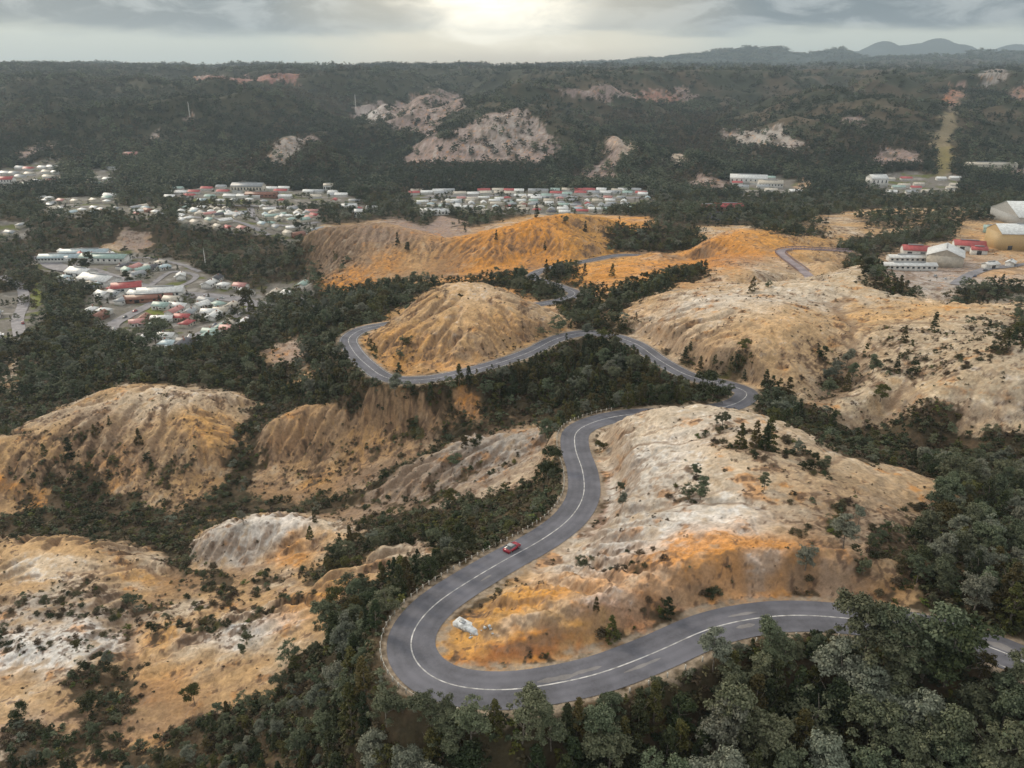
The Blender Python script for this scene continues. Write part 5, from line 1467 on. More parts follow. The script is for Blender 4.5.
# ------------------------------------------------------------------ masses of plants as instances of one object each
def scatter(name, pts, scales, idx, sources, rots=None, label=None):
    """one object whose points carry plants. sources: meshes"""
    coll = bpy.data.collections.new(name + '_sources')
    for i, me in enumerate(sources):
        o = bpy.data.objects.new(f'{name}_source', me)
        o.name = 'source_%s_%02d' % (name, i)
        coll.objects.link(o)
    me = bpy.data.meshes.new(name)
    n = len(pts)
    me.vertices.add(n); me.vertices.foreach_set('co', np.asarray(pts, np.float32).ravel())
    a = me.attributes.new('size', 'FLOAT_VECTOR', 'POINT'); a.data.foreach_set('vector', np.asarray(scales, np.float32).ravel())
    b = me.attributes.new('pick', 'INT', 'POINT'); b.data.foreach_set('value', np.asarray(idx, np.int32))
    c = me.attributes.new('turn', 'FLOAT_VECTOR', 'POINT')
    rt = np.zeros((n, 3), np.float32); rt[:, 2] = rng.uniform(0, 6.28, n)
    c.data.foreach_set('vector', rt.ravel())
    o = link(name, me)
    ng = bpy.data.node_groups.new(name, 'GeometryNodeTree')
    ng.interface.new_socket(name='Geometry', in_out='INPUT', socket_type='NodeSocketGeometry')
    ng.interface.new_socket(name='Geometry', in_out='OUTPUT', socket_type='NodeSocketGeometry')
    N = ng.nodes.new; K = ng.links.new
    gi = N('NodeGroupInput'); go = N('NodeGroupOutput')
    ci = N('GeometryNodeCollectionInfo'); ci.inputs['Collection'].default_value = coll
    ci.inputs['Separate Children'].default_value = True; ci.inputs['Reset Children'].default_value = True
    ip = N('GeometryNodeInstanceOnPoints'); ip.inputs['Pick Instance'].default_value = True
    def attr(nm, typ):
        nd = N('GeometryNodeInputNamedAttribute'); nd.data_type = typ; nd.inputs['Name'].default_value = nm
        return [s for s in nd.outputs if s.enabled and s.name == 'Attribute'][0]
    K(gi.outputs[0], ip.inputs['Points']); K(ci.outputs[0], ip.inputs['Instance'])
    K(attr('pick', 'INT'), ip.inputs['Instance Index']); K(attr('size', 'FLOAT_VECTOR'), ip.inputs['Scale'])
    e2r = N('FunctionNodeEulerToRotation'); K(attr('turn', 'FLOAT_VECTOR'), e2r.inputs[0]); K(e2r.outputs[0], ip.inputs['Rotation'])
    K(ip.outputs[0], go.inputs[0])
    md = o.modifiers.new('plants', 'NODES'); md.node_group = ng
    tag(o, label, None, None, 'stuff')
    return o

# mid woodland: lighter versions of the same trees
low_src, low_ix = [], {}
for kname in TREE_KINDS:
    for v in range(6):
        cm, tm, lk, ql, mat, _ = PROTO[kname][v]
        low_ix[(kname, v)] = len(low_src)
        low_src.append(crown_mesh('woodland_tree', ql, mat))
for vec in (0,):
    n = len(mass)
    pts = np.array([(r[1], r[2], r[3] - 0.2) for r in mass]); sc = np.array([(r[4] / 10.,) * 3 for r in mass]); ix = np.array([low_ix[(r[5], r[6])] for r in mass])
    sc[:, :2] *= rng.uniform(0.95, 1.25, (n, 1))
    scatter('woodland', pts, sc, ix, low_src, label='woodland of dark small trees on the slopes between the bare hills')

# far forest: clumps of a few crowns over the hills behind the town
far_src = []
for i in range(6):
    r = np.random.default_rng(700 + i)
    qs = []
    for j in range(4):
        q = crown_arrays(r, 1.0, 0.1, 0.30, 5, 13, 0.085, 'dome' if (i + j) % 2 else 'cone', 0.20)
        q = q * r.uniform(.7, 1.1) + np.array([r.uniform(-.5, .5), r.uniform(-.5, .5), 0])
        qs.append(q)
    far_src.append(crown_mesh('far_forest_clump', np.concatenate(qs), [M_FAR, M_FAR, M_DRK, M_FAR, M_EUC, M_SCR][i]))
FX, FY, FS = [], [], []
y = 1150.0
while y < 9000:
    sp = 9.0 * max(1.0, y / 1700.0) ** 0.9
    w = 0.72 * y + 40
    x = np.arange(-w, w, sp)
    FX.append(x + rng.uniform(-.5, .5, len(x)) * sp); FY.append(y + rng.uniform(-.5, .5, len(x)) * sp); FS.append(np.full(len(x), sp))
    y += sp * (1.0 if y < 2500 else 1.25)
FX, FY, FS = map(np.concatenate, (FX, FY, FS))
D = np.maximum(look(VEGD, FX, FY), .9 * (look(BARE, FX, FY) > .5) * (look(TOWNM, FX, FY) < .2))
keep = (rng.uniform(0, 1, len(FX)) < 0.97 * D) & ((look(BARE, FX, FY) < .5 + rng.normal(0, .12, len(FX))) | (rng.uniform(0, 1, len(FX)) < .07))
FX, FY, FS = FX[keep], FY[keep], FS[keep]
FZ = height(FX, FY)
keep = hidden_by(FX, FY, FZ + 14) < 6
FX, FY, FS, FZ = FX[keep], FY[keep], FS[keep], FZ[keep]
n = len(FX)
sz = FS * rng.uniform(1.2, 1.9, n)
hz = np.minimum(rng.uniform(9, 15, n) * (1 + .35 * fbm(FX, FY, 120., 3, .5, False, 71)), sz * 1.4) * np.clip(FY / 2600, 1, 1.8)
scatter('far_forest', np.stack([FX, FY, FZ - 0.8], 1), np.stack([sz, sz, hz], 1), np.where(fbm(FX, FY, 260., 4, .6, False, 73) * 2.2 + rng.normal(0, .35, n) > .35, rng.choice([4, 4, 1], n), np.where(fbm(FX, FY, 340., 4, .6, False, 74) * 2.2 + rng.normal(0, .3, n) > .45, 5, rng.choice([0, 1, 2, 3], n))), far_src, label='dark forest covering the hills behind the town')

# heath: small bushes on bare land and in the scrub
HX, HY = [], []
for (ya, yb, sp) in ((70, 330, 1.15), (330, 520, 1.9), (520, 760, 3.0)):
    X, Y = candidates(ya, yb, sp)
    V = look(VEG, X, Y); S = look(SCR, X, Y); T = look(tuft, X, Y); B = look(BARE, X, Y)
    p = np.clip(0.05 + 0.75 * T + 0.4 * S, 0, 1) * B * 0.55 + (1 - B) * 0.85 + 0.5 * sstep(V, .3, .8) * B
    n1 = fbm(X, Y, 9., 3, .6, False, 81) * 2.2
    p = p * np.clip(0.7 + 1.1 * n1, 0.04, 1.8)
    dr, _ = RF.at(X, Y); sd, _ = SF.at(X, Y)
    k = (rng.uniform(0, 1, len(X)) < p) & (dr > HALF + 1.8) & (sd > 4) & (look(TOWNM, X, Y) < .3)
    HX.append(X[k]); HY.append(Y[k])
HX, HY = np.concatenate(HX), np.concatenate(HY)
HZ = height(HX, HY)
k = (hidden_by(HX, HY, HZ + 1.2) < 0.6)
HX, HY, HZ = HX[k], HY[k], HZ[k]
n = len(HX)
S = look(np.maximum(SCR, 1 - BARE), HX, HY)
sz = rng.uniform(0.22, 0.75, n) * (0.75 + 1.5 * S) * (1 + (HY > 330) * .4)
PXh, PYh = project(HX, HY, HZ)
greenz = look(mossy, HX, HY)
hix = np.where(rng.uniform(0, 1, n) < 0.30 + 0.5 * greenz, rng.choice([2, 3, 4, 1], n), rng.choice([0, 5, 0, 5, 1], n))
hix = np.where((S < .3) & (rng.uniform(0, 1, n) < .85), rng.choice([0, 5], n), hix)
# the three hundred that show largest are shrubs of their own
dep = HY * math.cos(PITCH) + (CAMZ - HZ) * math.sin(PITCH)
big = (sz > 0.55) & (PXh > 0) & (PXh < 1024) & (PYh < 765) & (hidden_by(HX, HY, HZ + sz * .6) < 0) & (look(BARE, HX, HY) > .8) & (look(VEG, HX, HY) < .4)
score = np.where(big, sz / dep, 0)
top = np.argsort(-score)[:290]
istop = np.zeros(n, bool); istop[top] = True
low_sh = [crown_mesh('heath_bush', bush_arrays(600 + i, 0.16, 7, 16), m) for i, m in enumerate([M_SCR, M_DRK, M_GRN, M_EUC, M_DRK, M_SCR])]
r_ = ~istop
scatter('heath_scrub', np.stack([HX, HY, HZ - .05], 1)[r_], np.stack([sz * 1.25, sz * 1.25, sz], 1)[r_], hix[r_], low_sh, label='low brown and green heath scrub on the bare slopes')
lst = []
for i in top:
    me, lookw = SHRUB[int(hix[i])]
    o = link('shrub', me, None, (float(HX[i]), float(HY[i]), float(HZ[i]) - .05), random.uniform(0, 6.28))
    s = float(sz[i]) * 1.25; o.scale = (s * 1.3, s * 1.3, s * 1.1)
    tag(o, None, 'shrub', 'low shrubs on the bare hills')
    lst.append((o, float(PXh[i]), float(PYh[i]), lookw))
name_all(lst, 'shrub')
print('TREES', len(single), len(mass), 'FAR', len(FX), 'HEATH', n, cnt)

# ------------------------------------------------------------------ solid-shape helpers
class MB:
    def __init__(self): self.v = []; self.f = []
    def add(self, V, F):
        o = len(self.v); self.v += [tuple(p) for p in V]; self.f += [tuple(i + o for i in q) for q in F]; return self
    def box(self, x0, x1, y0, y1, z0, z1):
        return self.add([(x0, y0, z0), (x1, y0, z0), (x1, y1, z0), (x0, y1, z0), (x0, y0, z1), (x1, y0, z1), (x1, y1, z1), (x0, y1, z1)],
                        [(0, 3, 2, 1), (4, 5, 6, 7), (0, 1, 5, 4), (1, 2, 6, 5), (2, 3, 7, 6), (3, 0, 4, 7)])
    def prism(self, prof, y0, y1):
        """profile in x,z swept along y"""
        n = len(prof)
        return self.add([(x, y0, z) for x, z in prof] + [(x, y1, z) for x, z in prof],
                        [tuple(range(n)), tuple(range(2 * n - 1, n - 1, -1))] + [(i, i + n, (i + 1) % n + n, (i + 1) % n) for i in range(n)])
    def cyl(self, c, axis, r, h, n=14):
        a = {'x': ((0, 1, 0), (0, 0, 1), (1, 0, 0)), 'y': ((0, 0, 1), (1, 0, 0), (0, 1, 0)), 'z': ((1, 0, 0), (0, 1, 0), (0, 0, 1))}[axis]
        A, B, C = map(np.array, a); c = np.array(c, float)
        V = [c + (A * math.cos(2 * math.pi * k / n) + B * math.sin(2 * math.pi * k / n)) * r + C * s for s in (-h / 2, h / 2) for k in range(n)]
        return self.add(V, [tuple(range(n))[::-1], tuple(range(n, 2 * n))] + [(k, (k + 1) % n, (k + 1) % n + n, k + n) for k in range(n)])
    def build(self, name, mat, parent=None, smooth=False):
        me = raw_mesh(name, self.v, self.f, [mat], smooth=smooth)
        return link(name, me, parent)
    def mesh(self, name, mat): return raw_mesh(name, self.v, self.f, [mat])

def roofmat(name, col):
    """corrugated painted sheet"""
    m, t, p = material(name)
    tc = t.n('ShaderNodeTexCoord')
    w = t.n('ShaderNodeTexWave'); w.inputs['Scale'].default_value = 1.6; w.inputs['Distortion'].default_value = 0.6
    t.link(tc.outputs['Object'], w.inputs['Vector'])
    nz = t.noise(tc.outputs['Object'], 0.5, 4, 0.65)
    c = t.mix(t.ramp(nz, 0.35, 0.7), tuple(x * 0.78 for x in col), tuple(min(1, x * 1.12) for x in col))
    c = t.mix(t.math('MULTIPLY', w.outputs[1], 0.14), c, tuple(x * 0.5 for x in col))
    t.link(c, p.inputs['Base Color']); p.inputs['Roughness'].default_value = 0.5
    p.inputs['Specular IOR Level'].default_value = 0.35
    return m
ROOFS = {'white-roofed': roofmat('white_roof', (0.74, 0.75, 0.74)), 'grey-roofed': roofmat('grey_roof', (0.33, 0.35, 0.37)), 'pale green-roofed': roofmat('green_roof', (0.33, 0.45, 0.41)), 'pale blue-roofed': roofmat('blue_roof', (0.42, 0.52, 0.56)),
         'red-roofed': roofmat('red_roof', (0.42, 0.085, 0.085)), 'rust-roofed': roofmat('rust_roof', (0.26, 0.12, 0.085)), 'dark-roofed': roofmat('dark_roof', (0.085, 0.085, 0.10)), 'cream-roofed': roofmat('cream_roof', (0.55, 0.50, 0.42)), 'pink-roofed': roofmat('pink_roof', (0.52, 0.25, 0.23))}
WALLS = [flat_mat('cream_boards', (0.55, 0.51, 0.43)), flat_mat('white_boards', (0.66, 0.65, 0.62)), flat_mat('brick', (0.27, 0.14, 0.10)), flat_mat('grey_boards', (0.38, 0.38, 0.37)), flat_mat('sage_boards', (0.35, 0.38, 0.31))]
M_GLASS = flat_mat('window_glass', (0.035, 0.045, 0.055), 0.15, 0.05)
M_DOOR = flat_mat('door_paint', (0.16, 0.09, 0.07))
M_WHITE = flat_mat('white_paint', (0.70, 0.69, 0.66))
M_CONC = flat_mat('concrete', (0.40, 0.385, 0.36), 0.9, 0.2, 1.0)
M_STEEL = flat_mat('galvanised_steel', (0.36, 0.37, 0.38), 0.45, 0.1, 2.0, 0.5)
M_BRICK = flat_mat('chimney_brick', (0.30, 0.15, 0.11))

def house_parts(w, d, h, kind, roof, wall, full):
    """list of (name, mesh, [(subname, submesh)])"""
    out = []
    b = MB(); b.box(-w / 2, w / 2, -d / 2, d / 2, -1.6, h)
    rh = d * (0.26 if kind != 'flat' else 0.08); e = 0.45
    if kind == 'gable': b.add([(-w / 2, -d / 2, h), (-w / 2, d / 2, h), (-w / 2, 0, h + rh)], [(0, 2, 1)]).add([(w / 2, -d / 2, h), (w / 2, d / 2, h), (w / 2, 0, h + rh)], [(0, 1, 2)])
    out.append(('wall', b.mesh('wall', wall), []))
    r = MB(); X, Y = w / 2 + e, d / 2 + e; z0 = h - 0.08
    if kind == 'gable':
        r.add([(-X, -Y, z0), (X, -Y, z0), (X, 0, h + rh + .12), (-X, 0, h + rh + .12), (-X, Y, z0), (X, Y, z0), (-X, -Y, z0 + .14), (X, -Y, z0 + .14), (X, 0, h + rh + .28), (-X, 0, h + rh + .28), (-X, Y, z0 + .14), (X, Y, z0 + .14)],
              [(6, 7, 8, 9), (9, 8, 11, 10), (0, 3, 2, 1), (3, 4, 5, 2), (0, 1, 7, 6), (4, 10, 11, 5), (0, 6, 9, 3), (3, 9, 10, 4), (1, 2, 8, 7), (2, 5, 11, 8)])
    else:
        k = min(X, Y) * 0.92
        r.add([(-X, -Y, z0), (X, -Y, z0), (X, Y, z0), (-X, Y, z0), (-X, -Y, z0 + .15), (X, -Y, z0 + .15), (X, Y, z0 + .15), (-X, Y, z0 + .15), (-X + k, 0, h + rh), (X - k, 0, h + rh)],
              [(0, 3, 2, 1), (0, 1, 5, 4), (1, 2, 6, 5), (2, 3, 7, 6), (3, 0, 4, 7), (4, 5, 9, 8), (6, 7, 8, 9), (5, 6, 9), (7, 4, 8)])
    sub = []
    if full:
        c = MB(); c.box(-w * .22 - .35, -w * .22 + .35, d * .12 - .35, d * .12 + .35, h, h + rh + 0.9); sub = [('chimney', c.mesh('chimney', M_BRICK))]
    out.append(('roof', r.mesh('roof', roof), sub))
    if full:
        for s in (-1, 1):
            for fx in (-0.32, 0.05, 0.34):
                m = MB(); m.box(w * fx - .7, w * fx + .7, s * d / 2 - .05, s * d / 2 + .05, 0.9, 2.1)
                out.append(('window', m.mesh('window', M_GLASS), []))
        m = MB(); m.box(-w * .14 - .5, -w * .14 + .5, -d / 2 - .06, -d / 2 + .04, -0.1, 2.05); out.append(('door', m.mesh('door', M_DOOR), []))
        p = MB(); p.box(w * .02, w * .42, -d / 2 - 1.9, -d / 2 - .5, h - .45, h - .3); out.append(('verandah', p.mesh('verandah', roof), []))
    return out

house_first = {}
def make_house(x, y, rz, w, d, rk, kind, wi, full, group, h=2.8, name='house', cat='house', z=None):
    key = (name, w, d, rk, kind, wi, full, h)
    if z is None:
        c, s = math.cos(rz), math.sin(rz)
        cx = np.array([x + c * a * w / 2 - s * b * d / 2 for a in (-1, 1) for b in (-1, 1)] + [x]); cy = np.array([y + s * a * w / 2 + c * b * d / 2 for a in (-1, 1) for b in (-1, 1)] + [y])
        z = float(np.mean(height(cx, cy))) + 0.35
    if key not in house_first:
        o = thing(name, None, cat, (x, y, z), rz, group)
        for nm, me, subs in house_parts(w, d, h, kind, ROOFS[rk], WALLS[wi], full):
            p = link(nm, me, o)
            for sn, sm in subs: link(sn, sm, p)
        house_first[key] = o
    else:
        o = copy_thing(house_first[key], (x, y, z), rz, None, None, group)
        o['category'] = cat
    return o

# houses stand in blocks along the streets
HOUSES = []     # x, y, rz, block
def street_dir(x, y):
    best = (1e9, 0, 0)
    for Lr, hw in STREET_LINES:
        d = np.hypot(Lr[:, 0] - x, Lr[:, 1] - y); i = int(np.argmin(d))
        if d[i] < best[0]:
            a, b = Lr[max(i - 2, 0)], Lr[min(i + 2, len(Lr) - 1)]
            best = (float(d[i]), math.atan2(b[1] - a[1], b[0] - a[0]), hw)
    return best
BLOCKS = [('main', 12.5, 15.5), ('east_row', 22, 24), ('corner', 20, 22), ('river', 14.5, 21), ('station', 20, 40), ('upper', 22, 32), ('upper2', 22, 36), ('mid', 22, 30), ('mid2', 20, 34), ('left', 20, 26), ('north', 17, 27), ('mill', 30, 40), ('mill2', 26, 44)]
for key, sx, sy in BLOCKS:
    P = plan(TOWN_POLY[key])
    yy = np.exp(P[:, 1]); xx = P[:, 0] * yy
    y0, y1 = yy.min(), yy.max()
    n = 0
    rr = random.Random(hash(len(key)) + 3)
    yv = y0
    while yv < y1:
        xv = xx.min()
        while xv < xx.max():
            x = xv + rr.uniform(-.22, .22) * sx; y = yv + rr.uniform(-.22, .22) * sy
            xv += sx
            if in_plan(P, np.array([x]), np.array([y]))[0] < 0.002: continue
            d, ang, hw = street_dir(x, y)
            if d < hw + 8.5: continue
            if not free(x, y, 3.2): continue
            if rr.random() < (0.10 if key in ('main', 'north', 'river') else 0.22): continue
            z = float(height(x, y)); px, py = project(x, y, z + 2)
            if not (-12 < px < 1036): continue
            if hidden_by(np.array([x]), np.array([y]), z + 4.5)[0] > 0: continue
            HOUSES.append((x, y, ang if d < 80 else ang * .5, key, float(px), float(py)))
        yv += sy
print('houses', len(HOUSES), {k: sum(1 for h in HOUSES if h[3] == k) for k, _, _ in BLOCKS})
HOUSES.sort(key=lambda h: h[1])
REST = HOUSES[255:]; HOUSES = HOUSES[:255]
RK = ['white-roofed'] * 36 + ['grey-roofed'] * 26 + ['pale green-roofed'] * 12 + ['pale blue-roofed'] * 13 + ['red-roofed'] * 8 + ['rust-roofed'] * 5 + ['dark-roofed'] * 7 + ['cream-roofed'] * 14 + ['pink-roofed'] * 4
SIZES = [(11.5, 7.5), (10, 7), (13, 8), (15, 7)]
lst = []
rr = random.Random(77)
for (x, y, ang, key, px, py) in HOUSES:
    rk = rr.choice(RK); w, d = rr.choice(SIZES)
    if key in ('mill', 'mill2'): w, d, rk = 26, 13, rr.choice(['white-roofed', 'cream-roofed', 'red-roofed', 'grey-roofed'])
    full = key in ('main', 'corner', 'east_row')
    wi = {'red-roofed': 0, 'rust-roofed': 2}.get(rk, 1 if full else 0)
    kind = 'gable' if w != 10 else 'hip'
    o = make_house(x, y, ang + (math.pi / 2 if rr.random() < .3 else 0) + rr.uniform(-.05, .05), w, d, rk, kind, wi, full, 'houses of the town')
    lst.append((o, px, py, rk))
name_all(lst, 'house')

# the houses still farther off, one mass
if REST:
    b = MB()
    V = []; F = []; MI = []; MT = [ROOFS['white-roofed'], ROOFS['pale green-roofed'], ROOFS['red-roofed'], ROOFS['grey-roofed'], ROOFS['cream-roofed'], WALLS[1]]
    for (x, y, ang, key, px, py) in REST:
        z = float(height(x, y)); c, s_ = math.cos(ang), math.sin(ang); w, d, h = 6.5 + rr.random() * 3, 4.6, 3.0
        pts = [(-w, -d, -2), (w, -d, -2), (w, d, -2), (-w, d, -2), (-w, -d, h), (w, -d, h), (w, d, h), (-w, d, h), (-w - .4, -d - .4, h - .1), (w + .4, -d - .4, h - .1), (w + .4, d + .4, h - .1), (-w - .4, d + .4, h - .1), (-w - .4, 0, h + 2.4), (w + .4, 0, h + 2.4)]
        o0 = len(V); V += [(x + c * a - s_ * q, y + s_ * a + c * q, z + e) for a, q, e in pts]
        for f in [(0, 1, 5, 4), (1, 2, 6, 5), (2, 3, 7, 6), (3, 0, 4, 7)]: F.append(tuple(i + o0 for i in f)); MI.append(5)
        k = rr.choice([0, 0, 0, 1, 2, 3, 4, 4])
        for f in [(8, 9, 13, 12), (10, 11, 12, 13), (9, 10, 13), (11, 8, 12)]: F.append(tuple(i + o0 for i in f)); MI.append(k)
    tag(link('distant_houses', raw_mesh('distant_houses', V, F, MT, MI)), 'the farthest small houses of the town under the dark hills', None, None, 'stuff')

# cars parked and driving in the town, and the red car on the highway
def car_parts(body_mat, roof_mat=None):
    L_, W = 4.5, 1.78
    out = []
    b = MB()
    low = [(-2.25, .30), (-2.22, .72), (-2.05, .90), (-1.35, .97), (1.15, .97), (2.02, .84), (2.22, .66), (2.25, .32), (1.95, .20), (-1.95, .20)]
    b.prism([(x, z) for x, z in low][::-1], -W / 2 + .06, W / 2 - .06)
    b.prism([(x * .97, z * .86 + .06) for x, z in low][::-1], -W / 2, W / 2)
    # roof panel on pillars
    rf = MB(); rf.prism([(-1.15, 1.40), (.25, 1.40), (.12, 1.47), (-1.0, 1.47)], -.66, .66); out.append(('roof', rf.mesh('roof', roof_mat or body_mat), []))
    for s in (-1, 1):
        for x0, x1 in ((-1.75, -1.12), (.22, .98)):
            b.add([(x0 if x0 < 0 else x1, s * .80, .95), ((x0 if x0 < 0 else x1) + (.14 if x0 < 0 else -.14), s * .80, .95), (x1 + .1 if x0 < 0 else x0, s * .66, 1.42), (x1 if x0 < 0 else x0 - .1, s * .66, 1.42)], [(0, 1, 2, 3), (3, 2, 1, 0)])
    out.append(('body', b.mesh('body', body_mat), []))
    g = MB()
    g.add([(-1.74, -.79, .96), (.97, -.79, .96), (.97, .79, .96), (-1.74, .79, .96), (-1.10, -.645, 1.405), (.22, -.645, 1.405), (.22, .645, 1.405), (-1.10, .645, 1.405)],
          [(0, 1, 5, 4), (1, 2, 6, 5), (2, 3, 7, 6), (3, 0, 4, 7)])
    out.append(('glass', g.mesh('glass', M_CARGLASS), []))
    for sx in (-1.38, 1.40):
        for s in (-1, 1):
            w = MB(); w.cyl((sx, s * .80, .32), 'y', .32, .21, 16)
            r = MB(); r.cyl((sx, s * .90, .32), 'y', .19, .06, 10)
            out.append(('wheel', w.mesh('wheel', M_TYRE), [('rim', r.mesh('rim', M_STEEL))]))
    for s in (-1, 1):
        h = MB(); h.box(2.12, 2.24, s * .62 - .2, s * .62 + .2, .60, .74); out.append(('headlight', h.mesh('headlight', M_LAMP), []))
        t = MB(); t.box(-2.27, -2.18, s * .68 - .14, s * .68 + .14, .68, .82); out.append(('tail_light', t.mesh('tail_light', M_TAIL), []))
        m = MB(); m.box(.72, .86, s * .98 - .1, s * .98 + .08, .98, 1.12); out.append(('mirror', m.mesh('mirror', body_mat), []))
    return out
M_CARGLASS = flat_mat('car_glass', (0.10, 0.12, 0.135), 0.12, 0.05)
M_TYRE = flat_mat('tyre_rubber', (0.02, 0.02, 0.02), 0.9)
M_LAMP = flat_mat('lamp_glass', (0.6, 0.6, 0.58), 0.2)
M_TAIL = flat_mat('tail_lamp', (0.35, 0.02, 0.02), 0.3)
def car_paint(name, col):
    m, t, p = material(name)
    tc = t.n('ShaderNodeTexCoord'); nz = t.noise(tc.outputs['Object'], 3, 3)
    t.link(t.mix(nz, tuple(c * .9 for c in col), col), p.inputs['Base Color'])
    p.inputs['Roughness'].default_value = 0.35; p.inputs['Coat Weight'].default_value = 0.5
    return m
i = road_index(519, 553)
tdir = ROAD[i + 2, :2] - ROAD[i - 2, :2]; tdir /= np.linalg.norm(tdir)
nn_ = np.array([-tdir[1], tdir[0]])
P0 = ROAD[i, :2] + nn_ * 1.75
car = thing('car', 'small red car with grey roof driving on the road above the hairpin', 'car', (float(P0[0]), float(P0[1]), float(ROAD[i, 2]) + CAMZ + 0.02), math.atan2(tdir[1], tdir[0]))
for nm, me, subs in car_parts(car_paint('red_car_paint', (0.34, 0.012, 0.035)), flat_mat('silver_roof', (0.36, 0.37, 0.38), 0.4)):
    p = link(nm, me, car)
    for sn, sm in subs: link(sn, sm, p)
car.scale = (.86, .9, .92)
town_cars = {}
clst = []
spots = [(70, 271), (84, 273), (118, 281), (140, 287), (155, 289.5), (188, 295), (205, 297), (222, 299), (246, 301), (268, 303), (23, 324), (125, 318), (114, 330), (240, 315), (215, 326), (190, 337), (135, 312), (985, 271), (945, 280), (935, 277), (975, 277)]
for k, (px, py) in enumerate(spots):
    x, y = at(px, py)
    d, ang, hw = street_dir(x, y)
    cn = ['white', 'silver', 'dark blue', 'white', 'red', 'dark grey'][k % 6]
    colr = {'white': (.7, .7, .7), 'silver': (.42, .43, .44), 'dark blue': (.03, .05, .12), 'red': (.4, .03, .03), 'dark grey': (.07, .07, .075)}[cn]
    z = float(height(x, y)) + 0.38
    if cn not in town_cars:
        o = thing('parked_car', None, 'car', (x, y, z), ang, 'cars in the town streets')
        for nm, me, subs in car_parts(car_paint(cn.replace(' ', '_') + '_car_paint', colr)):
            p = link(nm, me, o)
            for sn, sm in subs: link(sn, sm, p)
        town_cars[cn] = o
    else: o = copy_thing(town_cars[cn], (x, y, z), ang)
    clst.append((o, px, py, cn))
name_all(clst, 'car')

# ------------------------------------------------------------------ guard fences along the outer edge of the highway
M_POST = flat_mat('post_paint', (0.52, 0.49, 0.43), 0.8, 0.15, 4.0)
M_RAIL = flat_mat('weathered_rail', (0.40, 0.36, 0.30), 0.8, 0.2, 3.0)
def guard_fence(label, i0, i1, off, spacing, ph=0.95, rail=True):
    seg = ROAD[i0:i1]
    t = np.gradient(seg[:, :2], axis=0); t /= np.linalg.norm(t, axis=1, keepdims=True)
    nn = np.stack([-t[:, 1], t[:, 0]], 1)
    Pq = np.stack([seg[:, 0] + nn[:, 0] * off, seg[:, 1] + nn[:, 1] * off], 1)
    d = np.r_[0, np.cumsum(np.linalg.norm(np.diff(Pq, axis=0), axis=1))]
    s = np.arange(0, d[-1], spacing)
    X = np.interp(s, d, Pq[:, 0]); Y = np.interp(s, d, Pq[:, 1]); Z = height(X, Y)
    o = thing('guard_fence', label, 'fence', (float(X[0]), float(Y[0]), float(Z[0])))
    pm = MB(); pm.prism([(-.10, -.3), (.10, -.3), (.09, ph), (-.09, ph)], -.10, .10); pme = pm.mesh('post', M_POST)
    for k in range(min(len(s), 99)):
        p = link('post', pme, o, (float(X[k] - X[0]), float(Y[k] - Y[0]), float(Z[k] - Z[0])), random.uniform(0, 1.5))
        p.rotation_euler = (random.uniform(-.05, .05), random.uniform(-.05, .05), random.uniform(0, 1.5))
    if rail:
        b = MB()
        for k in range(min(len(s), 99) - 1):
            a = np.array([X[k] - X[0], Y[k] - Y[0], Z[k] - Z[0]]); c = np.array([X[k + 1] - X[0], Y[k + 1] - Y[0], Z[k + 1] - Z[0]])
            for hz in (ph * .72,):
                V = []
                for q in (a, c):
                    for dz in (-.05, .05):
                        V.append((q[0], q[1], q[2] + hz + dz))
                        V.append((q[0] + .07, q[1] + .07, q[2] + hz + dz))
                b.add(V, [(0, 2, 6, 4), (1, 5, 7, 3), (0, 4, 5, 1), (2, 3, 7, 6)])
        b.build('rail', M_RAIL, o)
    return o
ia, ib, ic = road_index(470, 690), road_index(583, 485), road_index(626, 415)
guard_fence('white post and rail fence round the outside of the hairpin bend', ia, road_index(434, 605), HALF + 1.0, 1.8)
guard_fence('white post and rail fence beside the red car', road_index(434, 605), road_index(560, 526), HALF + 1.0, 1.8)
guard_fence('white post fence along the gully side of the S bend', road_index(560, 526), ic, HALF + 1.0, 2.0)
# the right sign for the outer side is chosen by the map: the fence stands on the lower side
guard_fence('leaning white post row below the lower road', road_index(930, 630), road_index(575, 681), HALF + 1.2, 3.2, 0.9, False)
guard_fence('white post row along the upper road above the dark wood', road_index(720, 384), road_index(612, 336), HALF + 0.9, 2.4, 0.9)
guard_fence('white post row outside the middle bend by the dome hill', road_index(556, 339), road_index(352, 349), HALF + 0.9, 3.0, 0.9)
